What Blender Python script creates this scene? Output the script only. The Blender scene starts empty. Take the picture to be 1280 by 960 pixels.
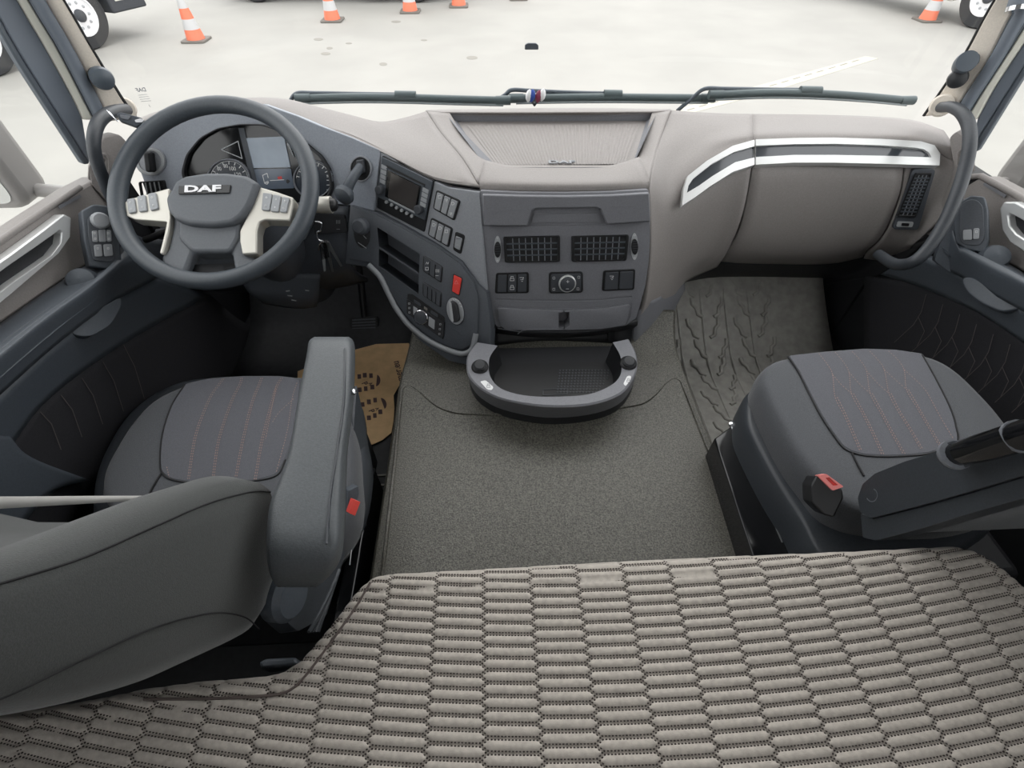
import bpy, bmesh, math, random
import numpy as np
from mathutils import Vector, Matrix, noise

# ---------------------------------------------------------------- camera, sky, exposure
SC = bpy.context.scene
COL = SC.collection
F, TH, PSI = 600.0, math.radians(48.0), math.radians(2.4)
CAM = Vector((-.13, 0.0, 1.156))
cam_data = bpy.data.cameras.new('camera')
cam_data.sensor_fit = 'HORIZONTAL'; cam_data.sensor_width = 36.0
cam_data.lens = 36.0 * F / 1280.0
cam_data.clip_start = 0.02; cam_data.clip_end = 300
cam = bpy.data.objects.new('camera', cam_data); COL.objects.link(cam)
cam.location = CAM
cam.rotation_euler = (math.pi / 2 - TH, 0, -PSI)
SC.camera = cam

world = bpy.data.worlds.new('overcast_sky'); SC.world = world
world.use_nodes = True
wn = world.node_tree.nodes; wn.clear()
w_out = wn.new('ShaderNodeOutputWorld'); w_bg = wn.new('ShaderNodeBackground')
w_bg.inputs[0].default_value = (0.985, 0.99, 1.0, 1); w_bg.inputs[1].default_value = 2.45
world.node_tree.links.new(w_bg.outputs[0], w_out.inputs[0])
sun = bpy.data.lights.new('sun_offscreen', 'SUN'); sun.energy = 0.9; sun.angle = math.radians(60); sun.color = (1, .97, .93)
sun_o = bpy.data.objects.new('sun_offscreen', sun); COL.objects.link(sun_o)
sun_o.rotation_euler = (math.radians(-38), math.radians(8), 0)

vs = SC.view_settings
vs.view_transform = 'Standard'; vs.look = 'None'; vs.exposure = 0.0; vs.gamma = 1.0
try: vs.use_curve_mapping = False
except Exception: pass

# ---------------------------------------------------------------- rays: where a point seen in the photo lies on a chosen plane of the cab
def ray(px, py):
    u = (px - 640) / F; v = (py - 480) / F
    fy = math.cos(TH) - v * math.sin(TH); z = -math.sin(TH) - v * math.cos(TH)
    return Vector((u * math.cos(PSI) + fy * math.sin(PSI), -u * math.sin(PSI) + fy * math.cos(PSI), z))
def atX(px, py, X):
    r = ray(px, py); return CAM + r * ((X - CAM.x) / r.x)
def atY(px, py, Y):
    r = ray(px, py); return CAM + r * ((Y - CAM.y) / r.y)
def atZ(px, py, Z):
    r = ray(px, py); return CAM + r * ((Z - CAM.z) / r.z)
class Plane:
    def __init__(s, p, n):
        s.p = Vector(p); s.n = Vector(n).normalized()
        if s.n.dot(CAM - s.p) < 0: s.n = -s.n
    def at(s, px, py, off=0.0):
        r = ray(px, py); k = s.p + s.n * off
        return CAM + r * ((k - CAM).dot(s.n) / r.dot(s.n))
    def drop(s, px, py, off):
        return s.at(px, py) + s.n * off
def plane3(a, b, c):
    A, B, C = (atY(*q) for q in (a, b, c))
    return Plane(A, (B - A).cross(C - A))

# ---------------------------------------------------------------- materials
def srgb(r, g, b):
    f = lambda c: (c / 255 / 12.92) if c / 255 <= .04045 else ((c / 255 + .055) / 1.055) ** 2.4
    return (f(r), f(g), f(b), 1)
MATS = {}
def mat(name, rgb, rough=.5, metal=0.0, grain=0.0, gscale=300.0, bump=0.0, bscale=600.0, spec=.5, sheen=0.0, rgb2=None, detail=2.0, coat=0.0):
    m = bpy.data.materials.new(name); m.use_nodes = True
    nt = m.node_tree; b = nt.nodes['Principled BSDF']
    b.inputs['Base Color'].default_value = srgb(*rgb)
    b.inputs['Roughness'].default_value = rough; b.inputs['Metallic'].default_value = metal
    b.inputs['Specular IOR Level'].default_value = spec
    if sheen: b.inputs['Sheen Weight'].default_value = sheen; b.inputs['Sheen Roughness'].default_value = .4
    if coat: b.inputs['Coat Weight'].default_value = coat; b.inputs['Coat Roughness'].default_value = .05
    tc = nt.nodes.new('ShaderNodeTexCoord')
    if grain > 0 or rgb2:
        n = nt.nodes.new('ShaderNodeTexNoise'); n.inputs['Scale'].default_value = gscale; n.inputs['Detail'].default_value = detail
        nt.links.new(tc.outputs['Object'], n.inputs['Vector'])
        r = nt.nodes.new('ShaderNodeValToRGB')
        r.color_ramp.elements[0].position = .32; r.color_ramp.elements[1].position = .68
        if rgb2: c1, c2 = srgb(*rgb2), srgb(*rgb)
        else:
            c1 = srgb(*[max(0, c * (1 - grain)) for c in rgb]); c2 = srgb(*[min(255, c * (1 + grain)) for c in rgb])
        r.color_ramp.elements[0].color = c1; r.color_ramp.elements[1].color = c2
        nt.links.new(n.outputs['Fac'], r.inputs[0]); nt.links.new(r.outputs[0], b.inputs['Base Color'])
    if bump > 0:
        n2 = nt.nodes.new('ShaderNodeTexNoise'); n2.inputs['Scale'].default_value = bscale; n2.inputs['Detail'].default_value = 3
        nt.links.new(tc.outputs['Object'], n2.inputs['Vector'])
        bp = nt.nodes.new('ShaderNodeBump'); bp.inputs['Strength'].default_value = bump; bp.inputs['Distance'].default_value = .002
        nt.links.new(n2.outputs['Fac'], bp.inputs['Height']); nt.links.new(bp.outputs[0], b.inputs['Normal'])
    MATS[name] = m
    return m
def glass(name, tint=(1, 1, 1), refl=.06):
    m = bpy.data.materials.new(name); m.use_nodes = True
    nt = m.node_tree; nt.nodes.clear()
    o = nt.nodes.new('ShaderNodeOutputMaterial'); mx = nt.nodes.new('ShaderNodeMixShader')
    t = nt.nodes.new('ShaderNodeBsdfTransparent'); g = nt.nodes.new('ShaderNodeBsdfGlossy')
    t.inputs[0].default_value = (*tint, 1); g.inputs['Roughness'].default_value = .02
    mx.inputs[0].default_value = refl
    nt.links.new(t.outputs[0], mx.inputs[1]); nt.links.new(g.outputs[0], mx.inputs[2]); nt.links.new(mx.outputs[0], o.inputs[0])
    MATS[name] = m; return m
mat('taupe', (138, 133, 130), .55, grain=.03, bump=.12, bscale=900)
mat('taupe_dark', (138, 133, 130), .55, grain=.03, bump=.12, bscale=900)
mat('stack_grey', (116, 117, 122), .5, grain=.03, bump=.1, bscale=900)
mat('binnacle', (150, 156, 165), .5, grain=.03, bump=.1, bscale=900)
mat('panel_grey', (144, 147, 152), .5, grain=.03, bump=.08, bscale=900)
mat('panel_dark', (72, 76, 82), .5, grain=.04, bump=.08, bscale=900)
mat('rim_grey', (135, 138, 141), .45)
mat('slate', (70, 76, 83), .48, grain=.04, bump=.12, bscale=800)
mat('slate_light', (112, 115, 121), .5, grain=.04, bump=.1, bscale=800)
mat('wheel_black', (66, 72, 78), .42, grain=.04, bump=.1, bscale=900)
mat('hub_grey', (88, 92, 97), .5, grain=.03, bump=.1, bscale=900)
mat('black', (22, 23, 25), .45)
mat('black_gloss', (20, 21, 23), .12)
mat('black_soft', (34, 35, 38), .6, grain=.06, bump=.1)
mat('rubber', (40, 42, 45), .55)
mat('seal', (108, 116, 126), .5)
mat('seal_dark', (80, 88, 96), .4)
mat('cream', (234, 233, 220), .5)
mat('ceiling_grey', (165, 166, 168), .8)
mat('beige', (228, 219, 206), .6, grain=.02)
mat('silver', (222, 223, 222), .3, metal=.45)
mat('satin', (200, 197, 188), .38, metal=.45)
mat('chrome', (225, 227, 230), .12, metal=1)
mat('gloss_trim', (58, 62, 67), .1, coat=.6)
mat('screen', (62, 59, 58), .10)
mat('lcd', (140, 152, 165), .15, grain=.05, gscale=20)
mat('lcd_dark', (92, 102, 116), .15)
mat('dial', (46, 52, 60), .25)
mat('key', (150, 153, 156), .45)
mat('key_dark', (64, 67, 72), .45)
mat('white_mark', (225, 226, 226), .5)
mat('grey_mark', (165, 168, 170), .5)
mat('red_key', (222, 66, 58), .4)
mat('red_mark', (200, 60, 60), .5)
mat('red_buckle', (225, 72, 62), .4)
mat('red_pale', (226, 130, 126), .4)
mat('tunnel', (106, 104, 96), .42, rgb2=(50, 49, 44), gscale=330, detail=3, bump=.5, bscale=380)
mat('floor_rubber', (152, 150, 144), .55, grain=.06, gscale=40, bump=.1)
mat('floor_dark', (40, 41, 43), .7, grain=.1, gscale=60)
mat('seat_fabric', (74, 76, 80), .85, grain=.10, gscale=700, bump=.25, bscale=1100, sheen=.25)
mat('seat_insert', (84, 85, 91), .85, grain=.08, gscale=700, bump=.25, bscale=1100, sheen=.25)
mat('seat_side', (60, 62, 61), .85, grain=.08, gscale=600, bump=.25, bscale=900, sheen=.25)
mat('seat_plastic', (54, 58, 63), .45, grain=.05, bump=.15, bscale=700)
mat('arm_plastic', (78, 82, 85), .5, grain=.05, bump=.25, bscale=500)
mat('door_fabric', (34, 34, 38), .9, grain=.12, gscale=500)
mat('seam', (26, 26, 28), .8)
mat('stitch', (150, 126, 120), .8)
mat('stitch_dim', (84, 76, 76), .8)
mat('belt', (196, 194, 190), .6)
mat('mattress', (172, 165, 156), .85, grain=.05, gscale=160, bump=.3, bscale=1400, sheen=.15)
mat('perforation', (48, 40, 38), .9)
mat('piping', (86, 76, 72), .8)
mat('paper', (208, 174, 130), .75, grain=.04, gscale=30)
mat('paper_print', (84, 66, 66), .8)
mat('concrete', (156, 154, 149), .85, grain=.025, gscale=.8, detail=6)
mat('concrete_line', (180, 177, 164), .8)
mat('stain', (138, 135, 128), .9)
mat('cone_orange', (226, 122, 92), .5)
mat('cone_white', (190, 190, 190), .5)
mat('cone_base', (110, 106, 100), .7)
mat('tyre', (48, 49, 51), .8)
mat('truck_dark', (62, 65, 70), .6)
mat('truck_pale', (214, 214, 204), .5)
mat('rim_white', (232, 232, 234), .4)
mat('mirror_shell', (150, 147, 145), .4)
mat('mirror_glass', (214, 216, 214), .08, metal=.6)
mat('wiper', (78, 90, 92), .5)
mat('wiper_edge', (140, 148, 150), .5)
mat('metal_scratch', (170, 172, 172), .3, metal=.9)
mat('blue', (40, 76, 160), .5); mat('maroon', (128, 44, 74), .5)
glass('window_glass', (.985, .99, .985), .025)
glass('lens', (.93, .95, .97), .07)

# ---------------------------------------------------------------- objects, parts
def thing(name, label, cat, loc=(0, 0, 0), group=None):
    o = bpy.data.objects.new(name, None); COL.objects.link(o)
    o.location = loc; o.empty_display_size = .05
    o['label'] = label; o['category'] = cat
    if group: o['group'] = group
    return o
def struct(o, label=None):
    o['kind'] = 'structure'
    if label: o['label'] = label
    return o
def tag(o, label, cat, group=None):
    o['label'] = label; o['category'] = cat
    if group: o['group'] = group
    return o
def obj(name, verts, faces, m, parent=None, smooth=True, bevel=0.0, seg=2, sub=0, local=False, angle=35):
    me = bpy.data.meshes.new(name)
    me.from_pydata([tuple(v) for v in verts], [], [tuple(f) for f in faces])
    bm = bmesh.new(); bm.from_mesh(me); bmesh.ops.recalc_face_normals(bm, faces=bm.faces); bm.to_mesh(me); bm.free()
    me.materials.append(MATS[m])
    o = bpy.data.objects.new(name, me); COL.objects.link(o)
    if parent:
        o.parent = parent
        if not local and parent.type == 'EMPTY': o.matrix_parent_inverse = Matrix.Translation(-Vector(parent.location))
    if smooth: shade(me, angle)
    if bevel:
        b = o.modifiers.new('bevel', 'BEVEL'); b.width = bevel; b.segments = seg; b.limit_method = 'ANGLE'; b.angle_limit = math.radians(40)
        b.harden_normals = False
    if sub:
        s = o.modifiers.new('sub', 'SUBSURF'); s.levels = sub; s.render_levels = sub
    return o
def shade(me, angle=35):
    me.polygons.foreach_set('use_smooth', [True] * len(me.polygons))
    try: me.set_sharp_from_angle(angle=math.radians(angle))
    except Exception: pass
def rounded(pts, r, n=4):
    out = []; N = len(pts)
    for i in range(N):
        p = Vector(pts[i]); a = Vector(pts[i - 1]); b = Vector(pts[(i + 1) % N])
        rr = r[i] if isinstance(r, (list, tuple)) else r
        da = min(rr, (a - p).length * .48); db = min(rr, (b - p).length * .48)
        if rr <= 0: out.append(p); continue
        A = p + (a - p).normalized() * da; B = p + (b - p).normalized() * db
        for k in range(n + 1):
            t = k / n; out.append(A * (1 - t) ** 2 + p * 2 * t * (1 - t) + B * t * t)
    return out
def prism(name, pts, ext, m, parent=None, bevel=0.0, seg=2, **kw):
    pts = [Vector(p) for p in pts]; n = len(pts); ext = Vector(ext)
    v = pts + [p + ext for p in pts]
    f = [list(range(n)), list(range(2 * n - 1, n - 1, -1))] + [[i, (i + 1) % n, n + (i + 1) % n, n + i] for i in range(n)]
    return obj(name, v, f, m, parent, bevel=bevel, seg=seg, **kw)
def slab(name, pix, pl, m, parent=None, proud=.003, back=.004, r=0, bevel=0.0, n=4, seg=2, **kw):
    """a plate lying on plane pl, outline given where it is seen; proud above the plane, back below it"""
    q = rounded([(p[0], p[1], 0) for p in pix], r, n) if r else [Vector((p[0], p[1], 0)) for p in pix]
    pts = [pl.at(p.x, p.y) + pl.n * proud for p in q]
    return prism(name, pts, -pl.n * (proud + back), m, parent, bevel, seg, **kw)
def ring(name, outer, inner, pl, m, parent=None, proud=.003, back=.004, bevel=0.0, **kw):
    """a frame: two outlines with the same number of points"""
    n = len(outer); k = pl.n
    O = [pl.at(*p) for p in outer]; I = [pl.at(*p) for p in inner]
    v = [p + k * proud for p in O] + [p + k * proud for p in I] + [p - k * back for p in O] + [p - k * back for p in I]
    f = []
    for i in range(n):
        j = (i + 1) % n
        f += [[i, j, n + j, n + i], [2 * n + i, 3 * n + i, 3 * n + j, 2 * n + j], [i, 2 * n + i, 2 * n + j, j], [n + i, n + j, 3 * n + j, 3 * n + i]]
    return obj(name, v, f, m, parent, bevel=bevel, **kw)
def rpix(pts, r, n=4):
    return [(p.x, p.y) for p in rounded([(a, b, 0) for a, b in pts], r, n)]
def ell(cx, cy, rx, ry, n=24, rot=0.0, a0=0, a1=2 * math.pi):
    c, s = math.cos(rot), math.sin(rot); out = []
    closed = abs(a1 - a0 - 2 * math.pi) < 1e-6
    for k in range(n):
        t = a0 + (a1 - a0) * k / (n if closed else n - 1)
        x, y = rx * math.cos(t), ry * math.sin(t)
        out.append((cx + x * c - y * s, cy + x * s + y * c))
    return out
def shrink(pts, k, cx=None, cy=None):
    if cx is None: cx = sum(p[0] for p in pts) / len(pts); cy = sum(p[1] for p in pts) / len(pts)
    return [(cx + (p[0] - cx) * k, cy + (p[1] - cy) * k) for p in pts]
def qp(q, u, v):
    """point of a quad given TL,TR,BR,BL"""
    a, b, c, d = q
    return ((a[0] * (1 - u) + b[0] * u) * (1 - v) + (d[0] * (1 - u) + c[0] * u) * v, (a[1] * (1 - u) + b[1] * u) * (1 - v) + (d[1] * (1 - u) + c[1] * u) * v)
def qs(q, u0, u1, v0, v1):
    return [qp(q, u0, v0), qp(q, u1, v0), qp(q, u1, v1), qp(q, u0, v1)]
def cr(P, t):
    """Catmull-Rom through list of Vectors, t in 0..len-1"""
    n = len(P); i = min(int(t), n - 2); f = t - i
    p1, p2 = P[i], P[i + 1]
    p0 = P[i - 1] if i > 0 else p1 * 2 - p2
    p3 = P[i + 2] if i + 2 < n else p2 * 2 - p1
    return .5 * ((2 * p1) + (p2 - p0) * f + (2 * p0 - 5 * p1 + 4 * p2 - p3) * f * f + (3 * p1 - p0 - 3 * p2 + p3) * f ** 3)
def spl(P, n):
    P = [Vector(p) for p in P]
    return [cr(P, (len(P) - 1) * k / (n - 1)) for k in range(n)]
def patch(name, rows, m, parent=None, su=6, sv=6, thick=.006, raw=False, **kw):
    """smooth surface through a grid of points (rows of (px,py,Y) or Vectors), given thickness away from the camera"""
    G = [[Vector(p) if raw or isinstance(p, Vector) else atY(*p) for p in r] for r in rows]
    nc = len(G[0]); NU = (nc - 1) * su + 1; NV = (len(G) - 1) * sv + 1
    R = [spl(r, NU) for r in G]
    C = [spl([R[i][k] for i in range(len(R))], NV) for k in range(NU)]
    v = [C[u][w] for w in range(NV) for u in range(NU)]
    f = [[w * NU + u, w * NU + u + 1, (w + 1) * NU + u + 1, (w + 1) * NU + u] for w in range(NV - 1) for u in range(NU - 1)]
    o = obj(name, v, f, m, parent, **kw)
    # turn normals towards the camera side, then give thickness behind
    me = o.data; c = sum((p.normal.dot(CAM - p.center) for p in me.polygons))
    if c < 0: me.flip_normals()
    if thick:
        s = o.modifiers.new('solid', 'SOLIDIFY'); s.thickness = thick; s.offset = -1
    return o
def tube(name, pts, rad, m, parent=None, n=10, samples=0, closed=False, cap=True, flat=1.0, **kw):
    P = [Vector(p) for p in pts]
    if samples:
        t = spl(P + ([P[0]] if closed else []), samples + (1 if closed else 0)); P = t[:-1] if closed else t
    N = len(P); v = []; f = []
    up = Vector((0, 0, 1)); last = None
    for i in range(N):
        a = P[(i - 1) % N] if (closed or i > 0) else P[0]; b = P[(i + 1) % N] if (closed or i < N - 1) else P[-1]
        t = (b - a).normalized()
        if last is None:
            x = t.cross(up); x = x if x.length > .05 else t.cross(Vector((1, 0, 0))); x.normalize()
        else:
            x = (last - t * last.dot(t)).normalized()
        last = x; y = t.cross(x)
        if isinstance(rad, (list, tuple)):
            k = (len(rad) - 1) * i / max(1, N - 1); j = min(int(k), len(rad) - 2); r = rad[j] * (1 - k + j) + rad[j + 1] * (k - j)
        else: r = rad
        for s in range(n):
            q = 2 * math.pi * s / n; v.append(P[i] + x * (r * math.cos(q)) + y * (r * flat * math.sin(q)))
    for i in range(N if closed else N - 1):
        j = (i + 1) % N
        for s in range(n): f.append([i * n + s, i * n + (s + 1) % n, j * n + (s + 1) % n, j * n + s])
    if cap and not closed: f += [list(range(n))[::-1], list(range((N - 1) * n, N * n))]
    return obj(name, v, f, m, parent, angle=60, **kw)
def lathe(name, c, axis, prof, m, parent=None, n=24, xdir=None, **kw):
    """solid of revolution: prof = [(radius, height along axis)]"""
    c = Vector(c); a = Vector(axis).normalized()
    x = a.cross(Vector((0, 0, 1))) if xdir is None else Vector(xdir)
    if x.length < .01: x = Vector((1, 0, 0))
    x = (x - a * x.dot(a)).normalized(); y = a.cross(x)
    v = []; f = []; K = len(prof)
    for r, h in prof:
        for s in range(n):
            q = 2 * math.pi * s / n; v.append(c + a * h + x * (r * math.cos(q)) + y * (r * math.sin(q)))
    for k in range(K - 1):
        for s in range(n): f.append([k * n + s, k * n + (s + 1) % n, (k + 1) * n + (s + 1) % n, (k + 1) * n + s])
    f += [list(range(n))[::-1], list(range((K - 1) * n, K * n))]
    return obj(name, v, f, m, parent, **kw)
def box(name, c, sx, sy, sz, m, parent=None, rz=0.0, bevel=0.0, **kw):
    c = Vector(c); R = Matrix.Rotation(rz, 3, 'Z')
    v = [c + R @ Vector((x * sx / 2, y * sy / 2, z * sz / 2)) for x in (-1, 1) for y in (-1, 1) for z in (-1, 1)]
    f = [[0, 1, 3, 2], [4, 6, 7, 5], [0, 4, 5, 1], [2, 3, 7, 6], [0, 2, 6, 4], [1, 5, 7, 3]]
    return obj(name, v, f, m, parent, bevel=bevel, **kw)
def strokes(name, lines, w, pl, m, parent=None, proud=.0045, closed=False, th=.0006):
    """flat print: strips along polylines (pixels) lying on a plane; w in metres"""
    v = []; f = []
    for L in lines:
        P = [pl.at(*p) + pl.n * proud for p in L]
        for a, b in zip(P[:-1], P[1:]):
            d = (b - a)
            if d.length < 1e-6: continue
            d.normalize(); s = d.cross(pl.n) * (w / 2); e = d * (w / 2 * .6); i = len(v)
            top = [a - s - e, a + s - e, b + s + e, b - s + e]
            v += top + [q - pl.n * th for q in top]
            f += [[i, i + 1, i + 2, i + 3], [i, i + 4, i + 5, i + 1], [i + 1, i + 5, i + 6, i + 2], [i + 2, i + 6, i + 7, i + 3], [i + 3, i + 7, i + 4, i]]
    return obj(name, v, f, m, parent, smooth=False)
def text(name, s, p0, p1, pl, m, parent=None, proud=.004, depth=.0006, shear=0.0, mirror=False, bold=0.0, stretch=None):
    """lettering between two seen points on a plane, cut as mesh"""
    cu = bpy.data.curves.new(name, 'FONT'); cu.body = s; cu.extrude = .02; cu.shear = shear; cu.offset = bold; cu.resolution_u = 3
    t = bpy.data.objects.new(name, cu); COL.objects.link(t)
    dg = bpy.context.evaluated_depsgraph_get(); dg.update()
    me = bpy.data.meshes.new_from_object(t.evaluated_get(dg))
    bpy.data.objects.remove(t); bpy.data.curves.remove(cu)
    vs_ = [Vector(v.co) for v in me.vertices]; fs = [list(p.vertices) for p in me.polygons]
    bpy.data.meshes.remove(me)
    x0 = min(v.x for v in vs_); x1 = max(v.x for v in vs_)
    A = pl.at(*p0); B = pl.at(*p1); R = (B - A); k = R.length / (x1 - x0); R.normalize(); U = pl.n.cross(R)
    if stretch: ky = stretch
    else: ky = 1.0
    V = []
    for v in vs_:
        x = (x1 - v.x) if mirror else (v.x - x0)
        V.append(A + R * (x * k) + U * (v.y * k * ky) + pl.n * (proud + (v.z / .02) * depth))
    return obj(name, V, fs, m, parent, smooth=False)

# ================================================================ SETTING: shell of the cab
GZ = -1.27
fl = box('floor', (0, .45, -.02), 2.16, 2.3, .04, 'floor_dark'); struct(fl, 'dark rubber cab floor between the doors')
wf = box('wall_front', (0, 1.53, .255), 2.1, .04, .60, 'black_soft'); struct(wf, 'black firewall under the dashboard')
wb = box('wall_back', (0, -.74, .75), 2.2, .04, 1.6, 'ceiling_grey'); struct(wb, 'pale grey rear cab wall behind the bunk')
for s, nm in ((-1, 'left'), (1, 'right')):
    w = prism('wall_' + nm, [(s * 1.10, .30, -.04), (s * 1.10, .30, 1.55), (s * 1.10, -.72, 1.55), (s * 1.10, -.72, -.04)], (s * .04, 0, 0), 'slate')
    struct(w, 'dark side wall of the cab behind the door')

cl_ = box('ceiling', (0, .295, 1.92), 2.2, 2.09, .04, 'ceiling_grey'); struct(cl_, 'pale grey cab ceiling above the seats and bunk')
# windscreen
def wscr(x, z):
    k = (z - .6) / 1.3
    return Vector((x * (1 - .03 * k), 1.545 - .13 * abs(x / 1.05) ** 2.4 - .16 * k, z))
rows = [[wscr(x, z) for x in (-1.06, -.85, -.5, 0, .5, .85, 1.06)] for z in (1.9, 1.5, 1.0, .6)]
w1 = patch('window_1', rows, 'window_glass', raw=True, thick=.0); struct(w1, 'large curved windscreen above the dashboard')
# side windows
for s, n in ((-1, 2), (1, 3)):
    w = prism('window_%d' % n, [(s * 1.085, .30, .58), (s * 1.085, 1.22, .58), (s * 1.085, 1.06, 1.9), (s * 1.085, .30, 1.9)], (s * .004, 0, 0), 'window_glass')
    struct(w, 'clear side window of the cab door')

# A-pillars: bands running up beside the windscreen
def band(name, A, B, xa, xb, m, parent, back, ext=.8):
    """A, B: two edges, each a list of seen points from bottom to top; xa, xb their sideways place"""
    def line(L, x):
        P = [atX(p[0], p[1], x) for p in L]
        P.append(P[-1] + (P[-1] - P[0]) * ext); return P
    a, b = line(A, xa), line(B, xb); n = max(len(a), len(b)) * 4
    a, b = spl(a, n), spl(b, n); s = -1 if xa < 0 else 1
    bk = Vector((s * back, back * .6, 0)); v = a + b + [p + bk for p in a] + [p + bk for p in b]; f = []
    for i in range(n - 1):
        for o1, o2 in ((0, n), (n, 3 * n), (3 * n, 2 * n), (2 * n, 0)): f.append([o1 + i, o1 + i + 1, o2 + i + 1, o2 + i])
    f += [[0, n, 3 * n, 2 * n], [n - 1, 2 * n - 1, 4 * n - 1, 3 * n - 1]]
    return obj(name, v, f, m, parent, bevel=.004)
def pillar(n, A):
    t = band('trim_%d' % n, A['ws'], A['bt'], A['x'][0], A['x'][1], 'beige', None, .03)
    struct(t, A['label'])
    band('edge_strip', A['ws2'], A['ws'], A['x'][0] - .002 * A['s'], A['x'][0], 'black', t, .012)
    band('seal', A['bt'], A['tc'], A['x'][1], A['x'][2], 'seal_dark', t, .03)
    L = [atX(*[(a + b) / 2 for a, b in zip(p, q)], (A['x'][1] + A['x'][2]) / 2 - A['s'] * .004) for p, q in zip(A['bt'], A['tc'])]
    L.append(L[-1] + (L[-1] - L[0]) * .8)
    tube('seal_bead', L, .013, 'seal', t, n=12, samples=14)
    band('cream_strip', A['tc'], A['cd'], A['x'][2], A['x'][3], 'cream', t, .03)
    band('window_frame', A['cd'], A['df'], A['x'][3], A['x'][4], 'seal', t, .03)
    band('frame_lip', A['df'], A['dg'], A['x'][4], A['x'][4] + A['s'] * .004, 'seal_dark', t, .02)
    return t
pillar(1, dict(s=-1, label='beige left windscreen pillar with dark rubber door seals', x=(-.99, -1.02, -1.045, -1.06, -1.075),
    ws2=[(172, 146), (154, 121), (117, 60), (82, 0)], ws=[(169, 147), (151, 122), (114, 60), (79, 0)], bt=[(138, 152), (124, 122), (92, 60), (57, 0)],
    tc=[(118, 150), (104, 122), (72, 60), (36, 0)], cd=[(104, 150), (91, 122), (57, 60), (22, 0)], df=[(113, 205), (42, 95), (12, 45), (-9, 8)], dg=[(105, 206), (33, 95), (3, 45), (-18, 8)]))
t2 = pillar(2, dict(s=1, label='beige right windscreen pillar with dark rubber door seals', x=(.99, 1.02, 1.045, 1.06, 1.075),
    ws2=[(1152, 145), (1182, 102), (1208, 60), (1236, 8)], ws=[(1155, 146), (1185, 102), (1211, 60), (1239, 8)], bt=[(1192, 140), (1208, 115), (1237, 70), (1268, 10)],
    tc=[(1209, 146), (1226, 118), (1254, 75), (1290, 18)], cd=[(1221, 150), (1240, 115), (1261, 82), (1299, 24)], df=[(1212, 190), (1256, 120), (1274, 92), (1310, 36)], dg=[(1221, 190), (1264, 120), (1281, 93), (1318, 38)]))

tube('rail_end', [atX(1271, 8, 1.0), atX(1283, -30, 1.0)], .017, 'seal', t2, n=14)
tube('rail_ring', [atX(1269, 14, 1.0), atX(1271, 8, 1.0)], .018, 'chrome', t2, n=14)
# ================================================================ OUTSIDE
g = box('ground', (0, 60, GZ - .05), 300, 300, .1, 'concrete'); struct(g, 'pale concrete yard in front of the truck')
ln = prism('drain_channel', [atZ(936, 110, GZ + .004), atZ(1082, 70, GZ + .004), atZ(1098, 73, GZ + .004), atZ(955, 117, GZ + .004), atZ(850, 145, GZ + .004), atZ(835, 140, GZ + .004)], (0, 0, -.02), 'concrete_line')
tag(ln, 'cream strip with a dashed slot crossing the concrete yard', 'drain')
PG = Plane((0, 0, GZ + .004), (0, 0, 1))
for k in range(16):
    u = k / 16; a = (845 + 235 * u, 142 - 69 * u)
    strokes('slot', [[a, (a[0] + 8, a[1] - 2.4)]], .025, PG, 'stain', ln, proud=.002)
for (x, y, rx, ry) in [(398, 49, 6, 1.6), (412, 60, 4, 1.4), (407, 67, 6, 1.8), (495, 27, 6, 1.4), (436, 54, 4, 1), (479, 80, 5, 2), (590, 72, 7, 2.2), (530, 50, 4, 1)]:
    st = prism('floor_stain', [atZ(a, b, GZ + .003) for a, b in ell(x, y, rx, ry, 12)], (0, 0, -.01), 'stain')
    tag(st, 'small grey oil stain on the pale concrete in front of the cones', 'stain', 'oil stains on the yard')

def cone(px, py, label):
    p = atZ(px, py, GZ)
    t = thing('traffic_cone', label, 'traffic cone', p, 'traffic cones on the yard')
    H, R = .78, .165
    prism('base', [(p.x + a, p.y + b, GZ) for a, b in [(q.x, q.y) for q in rounded([(-.22, -.22, 0), (.22, -.22, 0), (.22, .22, 0), (-.22, .22, 0)], .06)]], (0, 0, .035), 'cone_base', t, bevel=.006)
    rr = lambda h: R * (1 - .84 * h / H)
    for i in range(5):
        h0, h1 = H * i / 5, H * (i + 1) / 5
        nm = 'reflective_band' if i % 2 else 'cone_section'
        lathe(nm, (p.x, p.y, GZ + .035), (0, 0, 1), [(rr(h0), h0), (rr(h1), h1)], 'cone_white' if i % 2 else 'cone_orange', t, n=20)
    return t
cone(246, 51, 'orange and white traffic cone closest to the parked truck by the left pillar')
cone(416, 26, 'orange and white traffic cone above the left wiper, beside dark oil stains')
cone(513, 15, 'orange and white traffic cone in front of the dark truck shadow')
cone(573.5, 8, 'orange traffic cone with only its lower bands in view, past the dark truck')
cone(648, -1, 'traffic cone with just its dark base edge in view over the windscreen sensor')
cone(1158, 26, 'orange and white traffic cone beside the wheel of the truck behind the right pillar')

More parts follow.
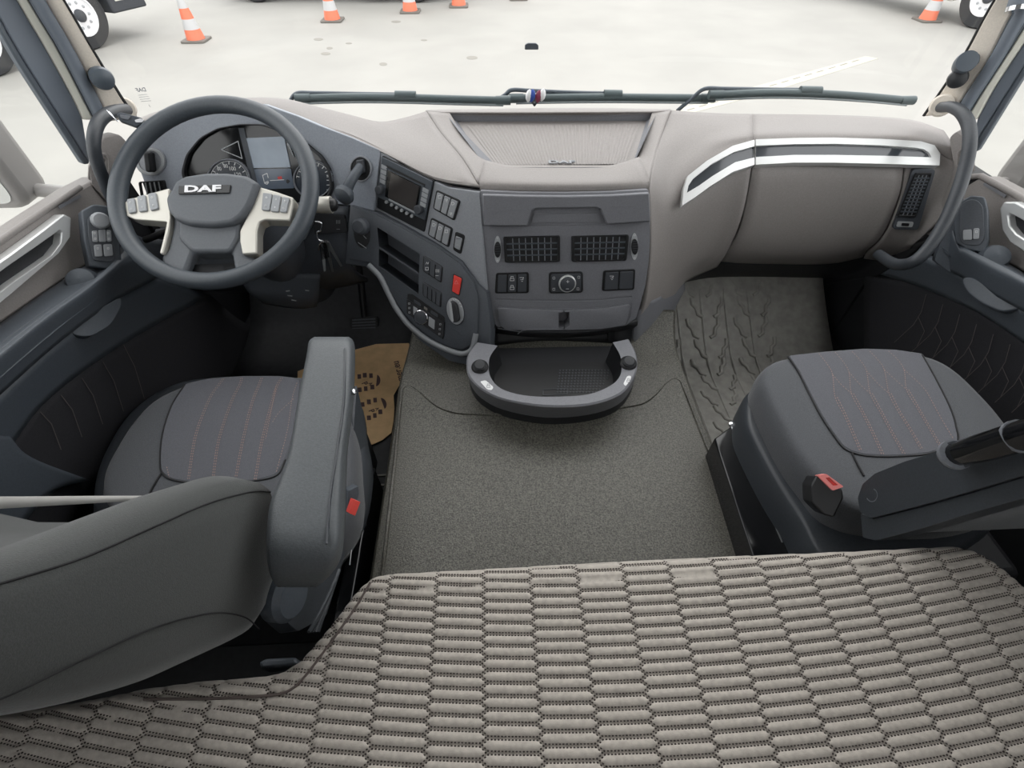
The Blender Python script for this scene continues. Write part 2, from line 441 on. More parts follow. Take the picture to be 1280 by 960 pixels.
def road_wheel(t, c, ax, R=.5, name='wheel'):
    """one road wheel: tyre > rim, hub, nuts; ax = outward axle direction"""
    ax = Vector(ax).normalized(); c = Vector(c)
    w = lathe(name, c, ax, [(R * .55, -.26), (R * .93, -.27), (R, -.22), (R, -.05), (R * .95, 0), (R * .62, .012), (R * .60, 0), (R * .58, -.12)], 'tyre', t, n=36)
    lathe('rim', c, ax, [(R * .60, -.03), (R * .60, .02), (R * .55, .026), (R * .53, -.01), (R * .47, -.02), (R * .27, .01), (R * .2, .015)], 'rim_white', w, n=32)
    lathe('hub', c, ax, [(R * .19, 0), (R * .18, .05), (R * .13, .08), (R * .05, .09)], 'truck_dark', w, n=20)
    x = ax.cross(Vector((0, 0, 1))).normalized(); y = ax.cross(x)
    for k in range(10):
        a = 2 * math.pi * k / 10
        lathe('wheel_nut', c + (x * math.cos(a) + y * math.sin(a)) * R * .36 + ax * .0, ax, [(.024, -.03), (.024, .012), (.015, .02)], 'grey_mark', w, n=6)
    return w
# parked truck by the left pillar
pA = atZ(122, 62, GZ); pB = atZ(2, 96, GZ)
t = thing('parked_truck', 'dark parked truck with white wheel rims beside the left pillar', 'truck', (pA.x, pA.y, GZ))
d = (pA - pB); d.z = 0; d.normalize(); nrm = Vector((d.y, -d.x, 0))
road_wheel(t, pA + Vector((0, 0, .5)), nrm); road_wheel(t, pB + Vector((0, 0, .5)), nrm)
def obox(name, o, d, n, a0, a1, b0, b1, z0, z1, m, parent, bevel=.03):
    v = [Vector((o.x, o.y, 0)) + d * a + n * b + Vector((0, 0, GZ + z)) for a in (a0, a1) for b in (b0, b1) for z in (z0, z1)]
    return obj(name, v, [[0, 1, 3, 2], [4, 6, 7, 5], [0, 4, 5, 1], [2, 3, 7, 6], [0, 2, 6, 4], [1, 5, 7, 3]], m, parent, bevel=bevel)
obox('chassis', pA, d, nrm, -6, 1.0, -1.6, -.3, .55, .95, 'truck_dark', t)
obox('bumper', pA, d, nrm, .62, 1.35, -2.1, .02, .42, .98, 'truck_dark', t)
obox('bumper_lamp', pA, d, nrm, .75, 1.1, -.05, .03, .58, .70, 'truck_pale', t, .01)
obox('cab', pA, d, nrm, -1.1, 1.3, -2.3, -.02, 1.15, 3.2, 'truck_pale', t)
obox('mudguard', pA, d, nrm, -.72, .62, -.5, .0, 1.02, 1.2, 'truck_dark', t)
obox('side_tank', pA, d, nrm, -3.0, -.9, -.6, -.02, .45, 1.0, 'truck_dark', t)
# truck behind the right pillar
pC = atZ(1214, 36, GZ)
t = thing('parked_truck', 'dark parked truck beside the right pillar with a pale tank', 'truck', (pC.x, pC.y, GZ))
d = Vector((.45, -.9, 0)).normalized(); nrm = Vector((-d.y * -1, 0, 0)); nrm = Vector((d.y, -d.x, 0)); nrm = nrm if nrm.dot(CAM - pC) > 0 else -nrm
road_wheel(t, pC + Vector((0, 0, .5)), nrm)
obox('chassis', pC, d, nrm, -6, 1.4, -1.6, -.3, .55, .95, 'truck_dark', t)
obox('side_tank', pC, d, nrm, -2.0, -.62, -.5, .0, .35, .72, 'truck_pale', t)
obox('battery_box', pC, d, nrm, -2.0, -.7, -.5, .02, .74, 1.15, 'truck_dark', t)
obox('mudguard', pC, d, nrm, -.6, .6, -.5, .0, 1.05, 1.2, 'truck_dark', t)
obox('cab', pC, d, nrm, .6, 2.4, -2.3, -.02, .5, 3.2, 'truck_dark', t)
road_wheel(t, pC - d * 4.6 + Vector((0, 0, .5)), nrm)
# truck whose underside shows behind the cones
pD = atZ(520, 5, GZ)
t = thing('parked_truck', 'dark truck whose wheel and shadow show behind the row of cones', 'truck', (pD.x, pD.y, GZ))
d = Vector((1, -.05, 0)).normalized(); nrm = Vector((-.05, -1, 0)).normalized()
road_wheel(t, pD + Vector((0, .1, .5)), nrm)
road_wheel(t, pD - d * 3.8 + Vector((0, .1, .5)), nrm)
obox('chassis', pD, d, nrm, -4.6, .9, -2.2, -.1, .45, .95, 'truck_dark', t)
obox('step', pD, d, nrm, -1.3, -.62, -.35, -.02, .2, .6, 'truck_dark', t)
obox('cab', pD, d, nrm, -1.8, 1.3, -2.3, -.12, .95, 3.2, 'truck_pale', t)

# door mirrors outside the side windows
def door_mirror(label, px, py, s):
    c = atX(px, py, s * 1.32)
    t = thing('door_mirror', label, 'mirror', tuple(c), 'door mirrors')
    q = rounded([(c.x, c.y, c.z - .03), (c.x + s * .23, c.y, c.z - .03), (c.x + s * .23, c.y, c.z + .42), (c.x, c.y, c.z + .42)], .05, 6)
    prism('shell', q, (0, .11, 0), 'mirror_shell', t, bevel=.025, seg=4)
    q = rounded([(c.x + s * .022, c.y - .002, c.z - .008), (c.x + s * .208, c.y - .002, c.z - .008), (c.x + s * .208, c.y - .002, c.z + .395), (c.x + s * .022, c.y - .002, c.z + .395)], .035, 6)
    prism('mirror_pane', q, (0, .006, 0), 'mirror_glass', t)
    tube('arm', [(c.x + s * .03, c.y + .06, c.z), (s * 1.16, c.y + .07, c.z - .03), (s * 1.09, c.y + .06, c.z - .05)], .017, 'mirror_shell', t, n=12, samples=10)
door_mirror('grey door mirror beyond the driver side window', 30, 250, -1)
door_mirror('grey door mirror beyond the passenger side window', 1276, 240, 1)

# ================================================================ DASHBOARD
D = thing('dashboard', 'long grey truck dashboard with chrome trimmed glovebox, centre stack and instrument panel', 'dashboard', (0, 1.3, .3))
P_ST = plane3((600, 240, 1.08), (811, 238, 1.08), (700, 415, .98))
P_RA = plane3((476, 188, 1.20), (599, 240, 1.082), (604, 366, 1.006))
P_LO = plane3((470, 282, 1.115), (597, 372, .985), (590, 432, .93))
P_BI = plane3((230, 150, 1.30), (475, 186, 1.20), (345, 290, 1.18))

# shelf under the windscreen
patch('dash_shelf', [[(-.97, 1.38, .62), (-.8, 1.44, .61), (-.4, 1.50, .60), (0, 1.51, .60), (.4, 1.50, .60), (.8, 1.44, .61), (.97, 1.38, .62)],
                     [(-.97, 1.28, .62), (-.8, 1.34, .63), (-.4, 1.38, .635), (0, 1.38, .635), (.4, 1.38, .635), (.8, 1.34, .63), (.97, 1.28, .62)]], 'taupe', D, raw=True, thick=.03)
# hood over the instruments, running down to the centre stack
hood = [[(165, 152, 1.37), (200, 138, 1.36), (270, 125, 1.37), (345, 122, 1.38), (400, 134, 1.37), (440, 144, 1.37), (475, 152, 1.38), (505, 147, 1.42), (533, 139, 1.445)],
        [(166, 153, 1.35), (200, 141, 1.335), (270, 129, 1.345), (345, 126, 1.35), (400, 139, 1.335), (440, 151, 1.325), (480, 161, 1.32), (515, 166, 1.33), (551, 166, 1.335)],
        [(168, 155, 1.335), (200, 145, 1.32), (270, 134, 1.32), (345, 132, 1.32), (400, 149, 1.285), (440, 164, 1.26), (485, 181, 1.235), (528, 190, 1.225), (577, 197, 1.215)],
        [(170, 158, 1.33), (202, 150, 1.32), (270, 142, 1.315), (345, 141, 1.295), (400, 159, 1.25), (440, 172, 1.225), (490, 196, 1.185), (542, 221, 1.135), (597, 230, 1.10)],
        [(171, 160, 1.35), (203, 152, 1.34), (270, 145, 1.34), (345, 143, 1.32), (400, 162, 1.275), (440, 175, 1.25), (491, 199, 1.21), (543, 225, 1.16), (598, 236, 1.11)]]
patch('instrument_hood', hood, 'taupe', D, su=4, sv=4, thick=.008)
# top of the centre module with its tray
rim_l = [[(534, 139, 1.445), (562, 141, 1.44)], [(552, 166, 1.335), (577, 165, 1.36)], [(578, 197, 1.215), (598, 191, 1.25)], [(598, 229, 1.10), (612, 206, 1.18)]]
rim_r = [[(815, 141, 1.44), (838, 138, 1.445)], [(807, 166, 1.36), (827, 166, 1.335)], [(800, 190, 1.27), (818, 197, 1.215)], [(793, 205, 1.18), (811, 228, 1.10)]]
lip = [[(606, 200, 1.20), (640, 207, 1.18), (700, 208, 1.178), (760, 207, 1.18), (799, 196, 1.21)],
       [(603, 212, 1.15), (640, 217, 1.14), (700, 218, 1.138), (760, 217, 1.14), (806, 210, 1.15)],
       [(599, 227, 1.105), (640, 229, 1.098), (700, 230, 1.096), (760, 229, 1.098), (812, 226, 1.105)],
       [(600, 237, 1.094), (640, 239, 1.09), (700, 239.5, 1.088), (760, 238.5, 1.09), (811, 235.5, 1.094)]]
ct = patch('centre_top', lip, 'taupe', D, su=5, sv=4, thick=.008)
patch('tray_rim', rim_l, 'taupe', ct, su=6, sv=6, thick=.012)
patch('tray_rim', rim_r, 'taupe', ct, su=6, sv=6, thick=.012)
patch('tray_rim', [[(533, 137.5, 1.47), (640, 135.5, 1.47), (740, 135, 1.47), (838, 136.5, 1.47)], [(534, 139.5, 1.445), (640, 139.5, 1.44), (740, 139, 1.44), (838, 138.5, 1.445)], [(562, 142, 1.44), (640, 141.5, 1.435), (740, 141, 1.435), (815, 141.5, 1.44)]], 'taupe', ct, su=5, sv=3, thick=.01)
tf = [atY(572, 152, 1.445), atY(808, 151, 1.445), atY(788, 214, 1.165), atY(612, 214, 1.165)]
P_TR = Plane(tf[0], (tf[1] - tf[0]).cross(tf[2] - tf[0]))
prism('tray_floor', tf, (0, 0, -.008), 'taupe_dark', ct)
obj('tray_wall', [atY(556, 141, 1.446), atY(822, 140, 1.446), tf[1], tf[0], atY(622, 209, 1.172), atY(788, 209, 1.172), tf[2], tf[3]],
    [[0, 1, 2, 3], [1, 5, 6, 2], [5, 4, 7, 6], [4, 0, 3, 7]], 'stack_grey', ct, smooth=False)
# ribbed rubber mat in the tray: one corrugated sheet
rq = [(584, 158), (801, 156.5), (783, 206), (620, 207)]
NR = 44; v = []; f = []
for j in range(2):
    for i in range(NR * 4 + 1):
        u = i / (NR * 4); h = (.0012, .0028, .0028, .0012)[i % 4]
        v.append(P_TR.at(*qp(rq, u, j)) + P_TR.n * h)
M = NR * 4 + 1
f = [[i, i + 1, M + i + 1, M + i] for i in range(M - 1)]
rm = obj('ribbed_mat', v, f, 'stack_grey', ct, smooth=False); rm['kind'] = 'stuff'; rm.data.materials[0] = MATS['taupe']
text('embossed_lettering', 'DAF', (686, 206), (719, 206), P_TR, 'panel_grey', ct, proud=.004, depth=.001, bold=.02, stretch=.55)

# right half: pad, glovebox, end panel
pad = [[(941, 142.5, 1.448), (1000, 143, 1.445), (1080, 145, 1.42), (1140, 150, 1.37), (1180, 163, 1.29)],
       [(941, 155.5, 1.368), (1000, 154, 1.365), (1080, 156, 1.345), (1140, 161, 1.30), (1188, 175, 1.24)],
       [(941, 167, 1.296), (1000, 165, 1.295), (1080, 167, 1.28), (1142, 171, 1.25), (1194, 188, 1.20)],
       [(941, 177, 1.272), (1000, 174, 1.27), (1080, 176, 1.26), (1150, 180, 1.235), (1196, 205, 1.18)]]
patch('passenger_pad', pad, 'taupe', D, su=5, sv=5, thick=.01)
sw = [[(838, 137.5, 1.455), (852, 138.5, 1.455), (870, 140, 1.455), (890, 141, 1.452), (912, 142, 1.45), (941.5, 142.5, 1.448)],
      [(828, 160, 1.37), (845, 160, 1.37), (868, 160, 1.37), (890, 158, 1.37), (914, 157, 1.37), (941.5, 155.5, 1.368)],
      [(818, 197, 1.215), (830, 196, 1.24), (848, 190, 1.275), (872, 182, 1.295), (900, 174, 1.30), (941.5, 167, 1.296)],
      [(812, 232, 1.105), (822, 236, 1.125), (838, 232, 1.165), (868, 208, 1.225), (905, 186, 1.268), (941, 177, 1.272)],
      [(812.5, 270, 1.075), (824, 280, 1.095), (846, 268, 1.13), (880, 240, 1.175), (914, 214, 1.21), (939, 210, 1.215)],
      [(813, 310, 1.055), (824, 318, 1.075), (846, 306, 1.12), (876, 290, 1.16), (905, 272, 1.185), (929, 264, 1.185)],
      [(810, 350, 1.035), (820, 350, 1.06), (840, 340, 1.11), (865, 325, 1.155), (888, 315, 1.18), (915, 303, 1.185)],
      [(806, 378, 1.02), (816, 374, 1.05), (835, 360, 1.10), (850, 348, 1.15), (870, 335, 1.19), (904, 323, 1.20)],
      [(798, 402, 1.01), (808, 398, 1.04), (826, 386, 1.09), (842, 372, 1.14), (858, 352, 1.20), (896, 334, 1.26)]]
patch('swept_panel', sw, 'taupe', D, su=4, sv=4, thick=.01)
gb = [[(943, 178, 1.271), (1000, 176, 1.27), (1070, 177, 1.262), (1131, 180, 1.245)],
      [(941, 210, 1.215), (1000, 207, 1.216), (1070, 208, 1.21), (1129, 211, 1.198)],
      [(936, 240, 1.195), (1000, 240, 1.195), (1065, 240, 1.19), (1124, 243, 1.175)],
      [(926, 285, 1.18), (990, 288, 1.18), (1050, 288, 1.175), (1108, 285, 1.16)],
      [(914, 308, 1.185), (980, 312, 1.183), (1040, 312, 1.178), (1094, 304, 1.165)],
      [(904, 321, 1.21), (970, 323, 1.205), (1035, 323, 1.20), (1083, 313, 1.185)],
      [(896, 328, 1.26), (960, 330, 1.26), (1035, 330, 1.25), (1078, 322, 1.23)]]
patch('glovebox_lid', gb, 'taupe_dark', D, su=5, sv=4, thick=.01)
ge = [[(1134, 180, 1.243), (1155, 182, 1.232), (1180, 190, 1.21), (1197, 205, 1.175)],
      [(1132, 211, 1.196), (1155, 212, 1.19), (1178, 216, 1.175), (1196, 225, 1.15)],
      [(1127, 243, 1.173), (1150, 246, 1.165), (1172, 248, 1.15), (1188, 252, 1.125)],
      [(1111, 285, 1.158), (1132, 284, 1.15), (1154, 280, 1.135), (1172, 276, 1.11)],
      [(1096, 306, 1.165), (1117, 303, 1.155), (1137, 298, 1.14), (1156, 293, 1.115)],
      [(1083, 318, 1.20), (1104, 316, 1.18), (1124, 312, 1.16), (1142, 306, 1.13)],
      [(1078, 326, 1.25), (1100, 326, 1.22), (1118, 322, 1.20), (1134, 316, 1.17)]]
patch('end_panel', ge, 'taupe_dark', D, su=4, sv=4, thick=.01)
patch('glovebox_carcass', [[(900, 196, 1.285), (1000, 190, 1.29), (1140, 195, 1.26)], [(900, 240, 1.225), (1000, 240, 1.225), (1130, 246, 1.20)], [(880, 300, 1.21), (1000, 300, 1.21), (1110, 295, 1.19)], [(885, 322, 1.24), (1000, 322, 1.24), (1090, 318, 1.21)]], 'taupe', D, su=4, sv=4, thick=.004)
# silver trim framing a glossy strip
P_T1 = plane3((942, 177, 1.268), (1150, 180, 1.231), (942, 208, 1.212))
P_T2 = plane3((941, 177, 1.268), (941, 208, 1.212), (855, 250, 1.135))
o1 = [(943, 176.5), (990, 175), (1040, 174.5), (1100, 176), (1148, 179), (1165, 184), (1172, 194), (1171, 209), (1101, 207), (1040, 205.5), (990, 205.5), (943, 208)]
i1 = [(943, 184.5), (990, 182.5), (1040, 182), (1100, 184), (1142, 187), (1152, 189), (1158, 193), (1161, 199), (1101, 197), (1040, 196), (990, 196), (943, 198.5)]
tr = ring('trim_frame', o1, i1, P_T1, 'silver', D, proud=.008, back=.006, bevel=.0025)
slab('gloss_strip', i1, P_T1, 'gloss_trim', tr, proud=.003, back=.006)
o2 = [(941, 177), (914, 184.5), (882, 203), (858, 222), (853, 238), (851, 259), (868, 248), (884, 236), (914, 217), (941, 208)]
i2 = [(941, 185), (916, 192), (888, 207), (865, 225), (859, 234), (857, 243), (872, 234), (889, 222), (917, 205), (941, 199)]
tr = ring('trim_frame', o2, i2, P_T2, 'silver', D, proud=.008, back=.006, bevel=.0025)
slab('gloss_strip', i2, P_T2, 'gloss_trim', tr, proud=.003, back=.006)

def vent(parent, q, pl, rows, cols, frame=.06, name='air_vent', fm='black', fin='slate_light'):
    """air outlet: dark box, frame, horizontal louvres and upright fins, each its own piece"""
    t = slab(name, q, pl, 'black', parent, proud=.001, back=.02, r=2)
    q2 = qs(q, frame, 1 - frame, frame, 1 - frame)
    o = rpix(q, 3); i = rpix(q2, 2)
    ring('vent_frame', o, i, pl, fm, t, proud=.004, back=.002, bevel=.001)
    for k in range(1, rows):
        vv = k / rows; a, b = qp(q2, 0, vv), qp(q2, 1, vv)
        slab('louvre', [(a[0], a[1] - .9), (b[0], b[1] - .9), (b[0], b[1] + .7), (a[0], a[1] + .7)], pl, 'slate', t, proud=.0035, back=.0)
    for k in range(1, cols):
        uu = k / cols; a, b = qp(q2, uu, 0), qp(q2, uu, 1)
        slab('fin', [(a[0] - .5, a[1]), (a[0] + .6, a[1]), (b[0] + .6, b[1]), (b[0] - .5, b[1])], pl, fin, t, proud=.0028, back=0)
    return t
P_EV = plane3((1142, 213, 1.185), (1167, 213, 1.172), (1117, 285, 1.147))
ho = slab('vent_housing', [(1140, 211), (1169, 211), (1147, 287), (1115, 286)], P_EV, 'panel_dark', D, proud=.005, back=.02, r=5, bevel=.001)
vent(D, [(1144, 216), (1165, 215.5), (1144, 272), (1121, 271)], Plane(P_EV.p + P_EV.n * .006, P_EV.n), 12, 4, .05)
slab('vent_slider', [(1121, 276), (1141, 276.5), (1139, 283), (1119, 282.5)], P_EV, 'grey_mark', ho, proud=.008, back=0, r=2)
slab('slider_grip', [(1126, 277.5), (1135, 278), (1134, 281.5), (1125, 281)], P_EV, 'black', ho, proud=.011, back=0, r=1)

# lower leg of the console beside the passenger footwell and the dark underside
P_LEG = plane3((795, 432, .99), (845, 365, 1.09), (800, 405, 1.0))
patch('console_leg', [[(806, 376, 1.03), (824, 372, 1.07), (845, 348, 1.16), (858, 338, 1.22)], [(798, 400, 1.005), (820, 392, 1.06), (843, 372, 1.14), (856, 352, 1.20)],
                      [(795, 420, .995), (818, 408, 1.055), (841, 386, 1.135), (856, 362, 1.21)], [(792, 438, .99), (812, 425, 1.06), (838, 398, 1.14), (850, 372, 1.22)]], 'stack_grey', D, su=4, sv=4, thick=.02)
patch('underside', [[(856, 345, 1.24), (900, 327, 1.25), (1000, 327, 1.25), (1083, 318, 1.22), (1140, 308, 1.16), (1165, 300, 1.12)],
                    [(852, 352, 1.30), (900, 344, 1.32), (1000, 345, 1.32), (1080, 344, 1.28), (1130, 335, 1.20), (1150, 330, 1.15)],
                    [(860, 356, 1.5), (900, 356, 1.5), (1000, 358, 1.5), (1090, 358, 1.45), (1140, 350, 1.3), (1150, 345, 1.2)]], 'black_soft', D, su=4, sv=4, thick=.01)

# ---------------------------------------------------------------- centre stack
so = [(600, 238), (650, 240), (706, 240.5), (760, 239.5), (811, 236.5), (813, 270), (813, 300), (811, 330), (807, 358), (800, 384), (795, 399), (783, 407), (760, 412), (705, 416.5), (650, 416), (622, 412), (614, 395), (609, 360), (604, 310), (602, 270)]
GR = []; st = slab('centre_stack', so, P_ST, 'stack_grey', D, proud=0, back=.05, bevel=.004)
dr = slab('drawer_front', [(603, 241.5), (650, 243), (706, 243.5), (760, 242.5), (809.5, 239.5), (811, 275), (757, 278.5), (749, 260), (744, 258), (670, 259), (665, 261), (659, 280.5), (605, 280.5)], P_ST, 'stack_grey', D, proud=.016, back=0, bevel=.003)
slab('recess_slope', [(667, 267), (747, 266), (752, 277), (664, 278)], P_ST, 'stack_grey', dr, proud=.003, back=0, r=[1, 1, 1, 1])
GR.append((st, [(604, 282), (660, 282.5), (706, 282), (757, 280.5), (811, 277)], .0014, P_ST))
strokes('recess_edge', [[(617, 273), (619, 265), (624, 262), (655, 260)], [(757, 257.5), (785, 256), (792, 258), (795, 264)]], .0012, P_ST, 'stack_grey', dr, proud=.0165)
P_SV = Plane(P_ST.p + P_ST.n * .002, P_ST.n)
vent(D, [(629, 296), (700, 294.5), (700, 327), (631, 328)], P_SV, 4, 8, .05)
vent(D, [(714.5, 295), (786, 293.5), (783, 325.5), (714.5, 327)], P_SV, 4, 8, .05)
for cx, cy in ((622, 311.5), (793, 308)):
    th = slab('thumbwheel_slot', ell(cx, cy, 4.6, 17, 20), P_ST, 'grey_mark', st, proud=.0015, back=0)
    slab('thumbwheel', ell(cx, cy, 4.2, 10, 16), P_ST, 'black', st, proud=.006, back=0, bevel=.0015)
    strokes('thumbwheel_ridges', [[(cx - 3, cy + k), (cx + 3, cy + k - .4)] for k in range(-7, 8, 3)], .0008, P_ST, 'key_dark', st, proud=.0066)
    for dy in (-14.5, 14.5):
        strokes('vent_symbol', [ell(cx, cy + dy, 1.2, 1.2, 7) + [ell(cx, cy + dy, 1.2, 1.2, 7)[0]]], .0006, P_ST, 'white_mark', st, proud=.002)
def switch_bank(parent, q, pl, n, m='key', frame='black', split=None, name='switch_panel', gap=.025, inset=.07, r=3):
    """a framed row of rocker switches"""
    b = slab(name, q, pl, frame, parent, proud=.003, back=.004, r=r, bevel=.0012)
    q2 = qs(q, inset, 1 - inset, inset * 1.2, 1 - inset * 1.2)
    for k in range(n):
        c = qs(q2, k / n + (gap if k else 0), (k + 1) / n - (gap if k < n - 1 else 0), 0, 1)
        slab('switch', c, pl, m, b, proud=.006, back=0, r=1.2, bevel=.0012)
    return b, q2
def sym(kind, x, y, s, pl, parent, m='white_mark', proud=.0066, w=.0009):
    L = {'box': [[(-1, -1), (1, -1), (1, 1), (-1, 1), (-1, -1)]], 'lock': [[(-1, 0), (1, 0), (1, 1.2), (-1, 1.2), (-1, 0)], [(-.6, 0), (-.6, -1), (.6, -1), (.6, 0)]],
         'unlock': [[(-1, 0), (1, 0), (1, 1.2), (-1, 1.2), (-1, 0)], [(-.6, 0), (-.6, -1), (.6, -1), (.6, -.5)]], 'tri': [[(-1, 1), (0, -1), (1, 1), (-1, 1)]],
         'plus': [[(-1, 0), (1, 0)], [(0, -1), (0, 1)]], 'minus': [[(-1, 0), (1, 0)]], 'lamp': [[(-1, -1), (.2, -1), (1, 0), (.2, 1), (-1, 1), (-1, -1)]],
         'arrow': [[(-1, -.8), (1, -.8), (.4, -.1)], [(-.6, .2), (.8, .2)], [(-.2, 1), (.5, 1)]], 'bar': [[(-1, -1), (-1, 1)], [(0, -1), (0, 1)], [(1, -1), (1, 1)]],
         'wave': [[(-1, .6), (-.3, -.8), (.4, .6), (1, -.8)]]}[kind]
    return strokes('symbol', [[(x + a * s, y + b * s) for a, b in l] for l in L], w, pl, m, parent, proud=proud)
b, q = switch_bank(D, [(620, 341), (661, 340), (661, 366), (618.5, 366.5)], P_ST, 3, 'key_dark')
sym('unlock', 640, 347, 2.4, P_ST, b); sym('lock', 640, 358, 2.4, P_ST, b); sym('arrow', 652, 348, 2.6, P_ST, b)
b = slab('mirror_control', [(686, 340), (728.5, 339), (728.5, 365.5), (686, 366.5)], P_ST, 'black', D, proud=.003, back=.004, r=4, bevel=.0012)
slab('control_plate', [(688.5, 342), (726, 341), (726, 363.5), (688.5, 364.5)], P_ST, 'key_dark', b, proud=.006, back=0, r=3, bevel=.001)
kc = P_ST.at(708.5, 353)
lathe('knob_ring', kc, P_ST.n, [(.0225, .005), (.0225, .012), (.020, .0135), (.0185, .012)], 'silver', b, n=32)
lathe('control_knob', kc, P_ST.n, [(.0185, .005), (.0185, .016), (.016, .0175), (.001, .0175)], 'key_dark', b, n=32)
sym('plus', 708.5, 349, 1.6, P_ST, b, proud=.0182); sym('minus', 708, 358, 1.6, P_ST, b, proud=.0182)
for x, y in ((692, 346.5), (723, 345.5), (692, 360.5), (722, 360)): sym('box', x, y, 1.3, P_ST, b, w=.0006)
b, q = switch_bank(D, [(754, 338), (794, 336), (792.5, 362), (752, 363.5)], P_ST, 2, 'key_dark')
sym('arrow', 764, 346, 2.4, P_ST, b)
GR.append((st, [(619, 374), (660, 375.5), (705, 376), (750, 375), (790, 371)], .003, P_ST))
# twin flap compartment with a latch opening
lf = [(621, 383.5), (660, 386), (704, 387), (704, 412), (662, 412), (632, 411.5), (625, 405)]
rf = [(706, 387), (750, 385.5), (787, 379.5), (784, 396), (780, 406), (750, 410.5), (706, 412)]
for L_ in ([(620, 382), (660, 384.5), (705, 385.5), (750, 384), (789, 378)], [(619.5, 384), (622, 405), (632, 414)], [(789.5, 380), (787, 396), (781, 409)]): GR.append((st, L_, .0014, P_ST))
fa = slab('flap', lf, P_ST, 'stack_grey', D, proud=.006, back=0, r=3, bevel=.002)
fb_ = slab('flap', rf, P_ST, 'stack_grey', D, proud=.006, back=0, r=3, bevel=.002)
HO = [(o_, [(698, 389.5), (711.5, 389), (711.5, 405), (707, 408.5), (698, 409)], P_ST, .04) for o_ in (fa, fb_, st)]
strokes('finger_lip', [[(647, 416), (652, 412), (662, 410.5), (705, 411), (752, 409)]], .0016, P_ST, 'stack_grey', st, proud=.0068)
# recess below the stack
patch('stack_underside', [[(614, 408, .985), (660, 415, .978), (706, 416, .975), (752, 413, .978), (797, 402, .99)], [(612, 420, 1.02), (660, 424, 1.03), (706, 425, 1.03), (752, 423, 1.03), (797, 415, 1.02)],
                          [(606, 440, 1.06), (660, 430, 1.12), (706, 430, 1.13), (752, 430, 1.12), (797, 432, 1.05)]], 'black_soft', D, su=4, sv=4, thick=.008)
for x, y in ((619, 423), (764, 419)):
    sb = slab('small_lamp', [(x - 4, y - 6), (x + 4, y - 7), (x + 4, y + 6), (x - 4, y + 6)], Plane(atY(x, y, 1.0), (0, -1, .3)), 'black', D, proud=.006, back=.01, r=2)

# ---------------------------------------------------------------- radio panel beside the instruments
ro = [(476, 188), (500, 205), (528, 220), (560, 234), (599.5, 240), (602, 270), (605, 320), (608, 366), (597, 360), (588, 342), (575, 325), (540, 302), (500, 280), (466, 263)]
rp = slab('radio_panel', ro, P_RA, 'panel_grey', D, proud=0, back=.03, bevel=.002)
qr = [(478.5, 194), (543.5, 225.5), (531, 290), (471.5, 259.5)]
rad = slab('radio', qr, P_RA, 'black', D, proud=.003, back=.01, r=2, bevel=.001)
slab('radio_fascia', qs(qr, .015, .985, .02, .78), P_RA, 'slate', rad, proud=.007, back=0, r=2, bevel=.001)
slab('radio_top_strip', qs(qr, .02, .98, .025, .10), P_RA, 'slate', rad, proud=.008, back=0)
slab('disc_slot_shade', qs(qr, .12, .86, .13, .165), P_RA, 'black', rad, proud=.0085, back=0)  # shade inside the disc slot, laid on the fascia as a black strip
slab('slot_edge', qs(qr, .13, .86, .17, .195), P_RA, 'slate', rad, proud=.0095, back=0)
slab('screen_bezel', qs(qr, .16, .80, .20, .70), P_RA, 'black_gloss', rad, proud=.0085, back=0)
slab('radio_screen', qs(qr, .22, .77, .215, .685), P_RA, 'screen', rad, proud=.0095, back=0, r=1)
slab('label_strip', qs(qr, .24, .78, .70, .735), P_RA, 'grey_mark', rad, proud=.009, back=0)
for k in range(4):
    slab('radio_button', qs(qr, .84, .955, .20 + k * .09, .275 + k * .09), P_RA, 'key', rad, proud=.009, back=0, bevel=.0005)
    slab('radio_button', qs(qr, .03, .14, .15 + k * .09, .225 + k * .09), P_RA, 'key', rad, proud=.009, back=0, bevel=.0005)
for k in range(6):
    x, y = qp(qr, .20 + k * .105, .79 + k * .004)
    slab('radio_button', ell(x, y, 2.0, 2.2, 10), P_RA, 'grey_mark', rad, proud=.009, back=0, bevel=.0005)
for x, y in ((478, 236.5), (526, 261)):
    lathe('radio_knob', P_RA.at(x, y), P_RA.n, [(.011, .005), (.011, .016), (.009, .02), (.001, .02)], 'key_dark', rad, n=20)
qA = [(546, 237), (576, 250.5), (568.5, 276), (541.5, 260.5)]
b, q = switch_bank(D, qA, P_RA, 3)
for k, kd in enumerate(('box', 'arrow', 'lamp')): sym(kd, *qp(q, .17 + k * .33, .2), 1.7, P_RA, b)
sym('arrow', *qp(q, .85, .8), 1.5, P_RA, b)
qB = [(539.5, 271.5), (566.5, 285), (561.5, 309.5), (535, 293.5)]
b, q = switch_bank(D, qB, P_RA, 3)
for k, kd in enumerate(('lamp', 'lamp', 'box')): sym(kd, *qp(q, .17 + k * .33, .22), 1.7, P_RA, b)
b, q = switch_bank(D, [(569.7, 289), (581.5, 294), (576.5, 318), (566.5, 312)], P_RA, 1, inset=.16)
sym('minus', *qp(q, .5, .12), 2.6, P_RA, b, 'black'); sym('wave', *qp(q, .5, .65), 1.2, P_RA, b, 'grey_mark')

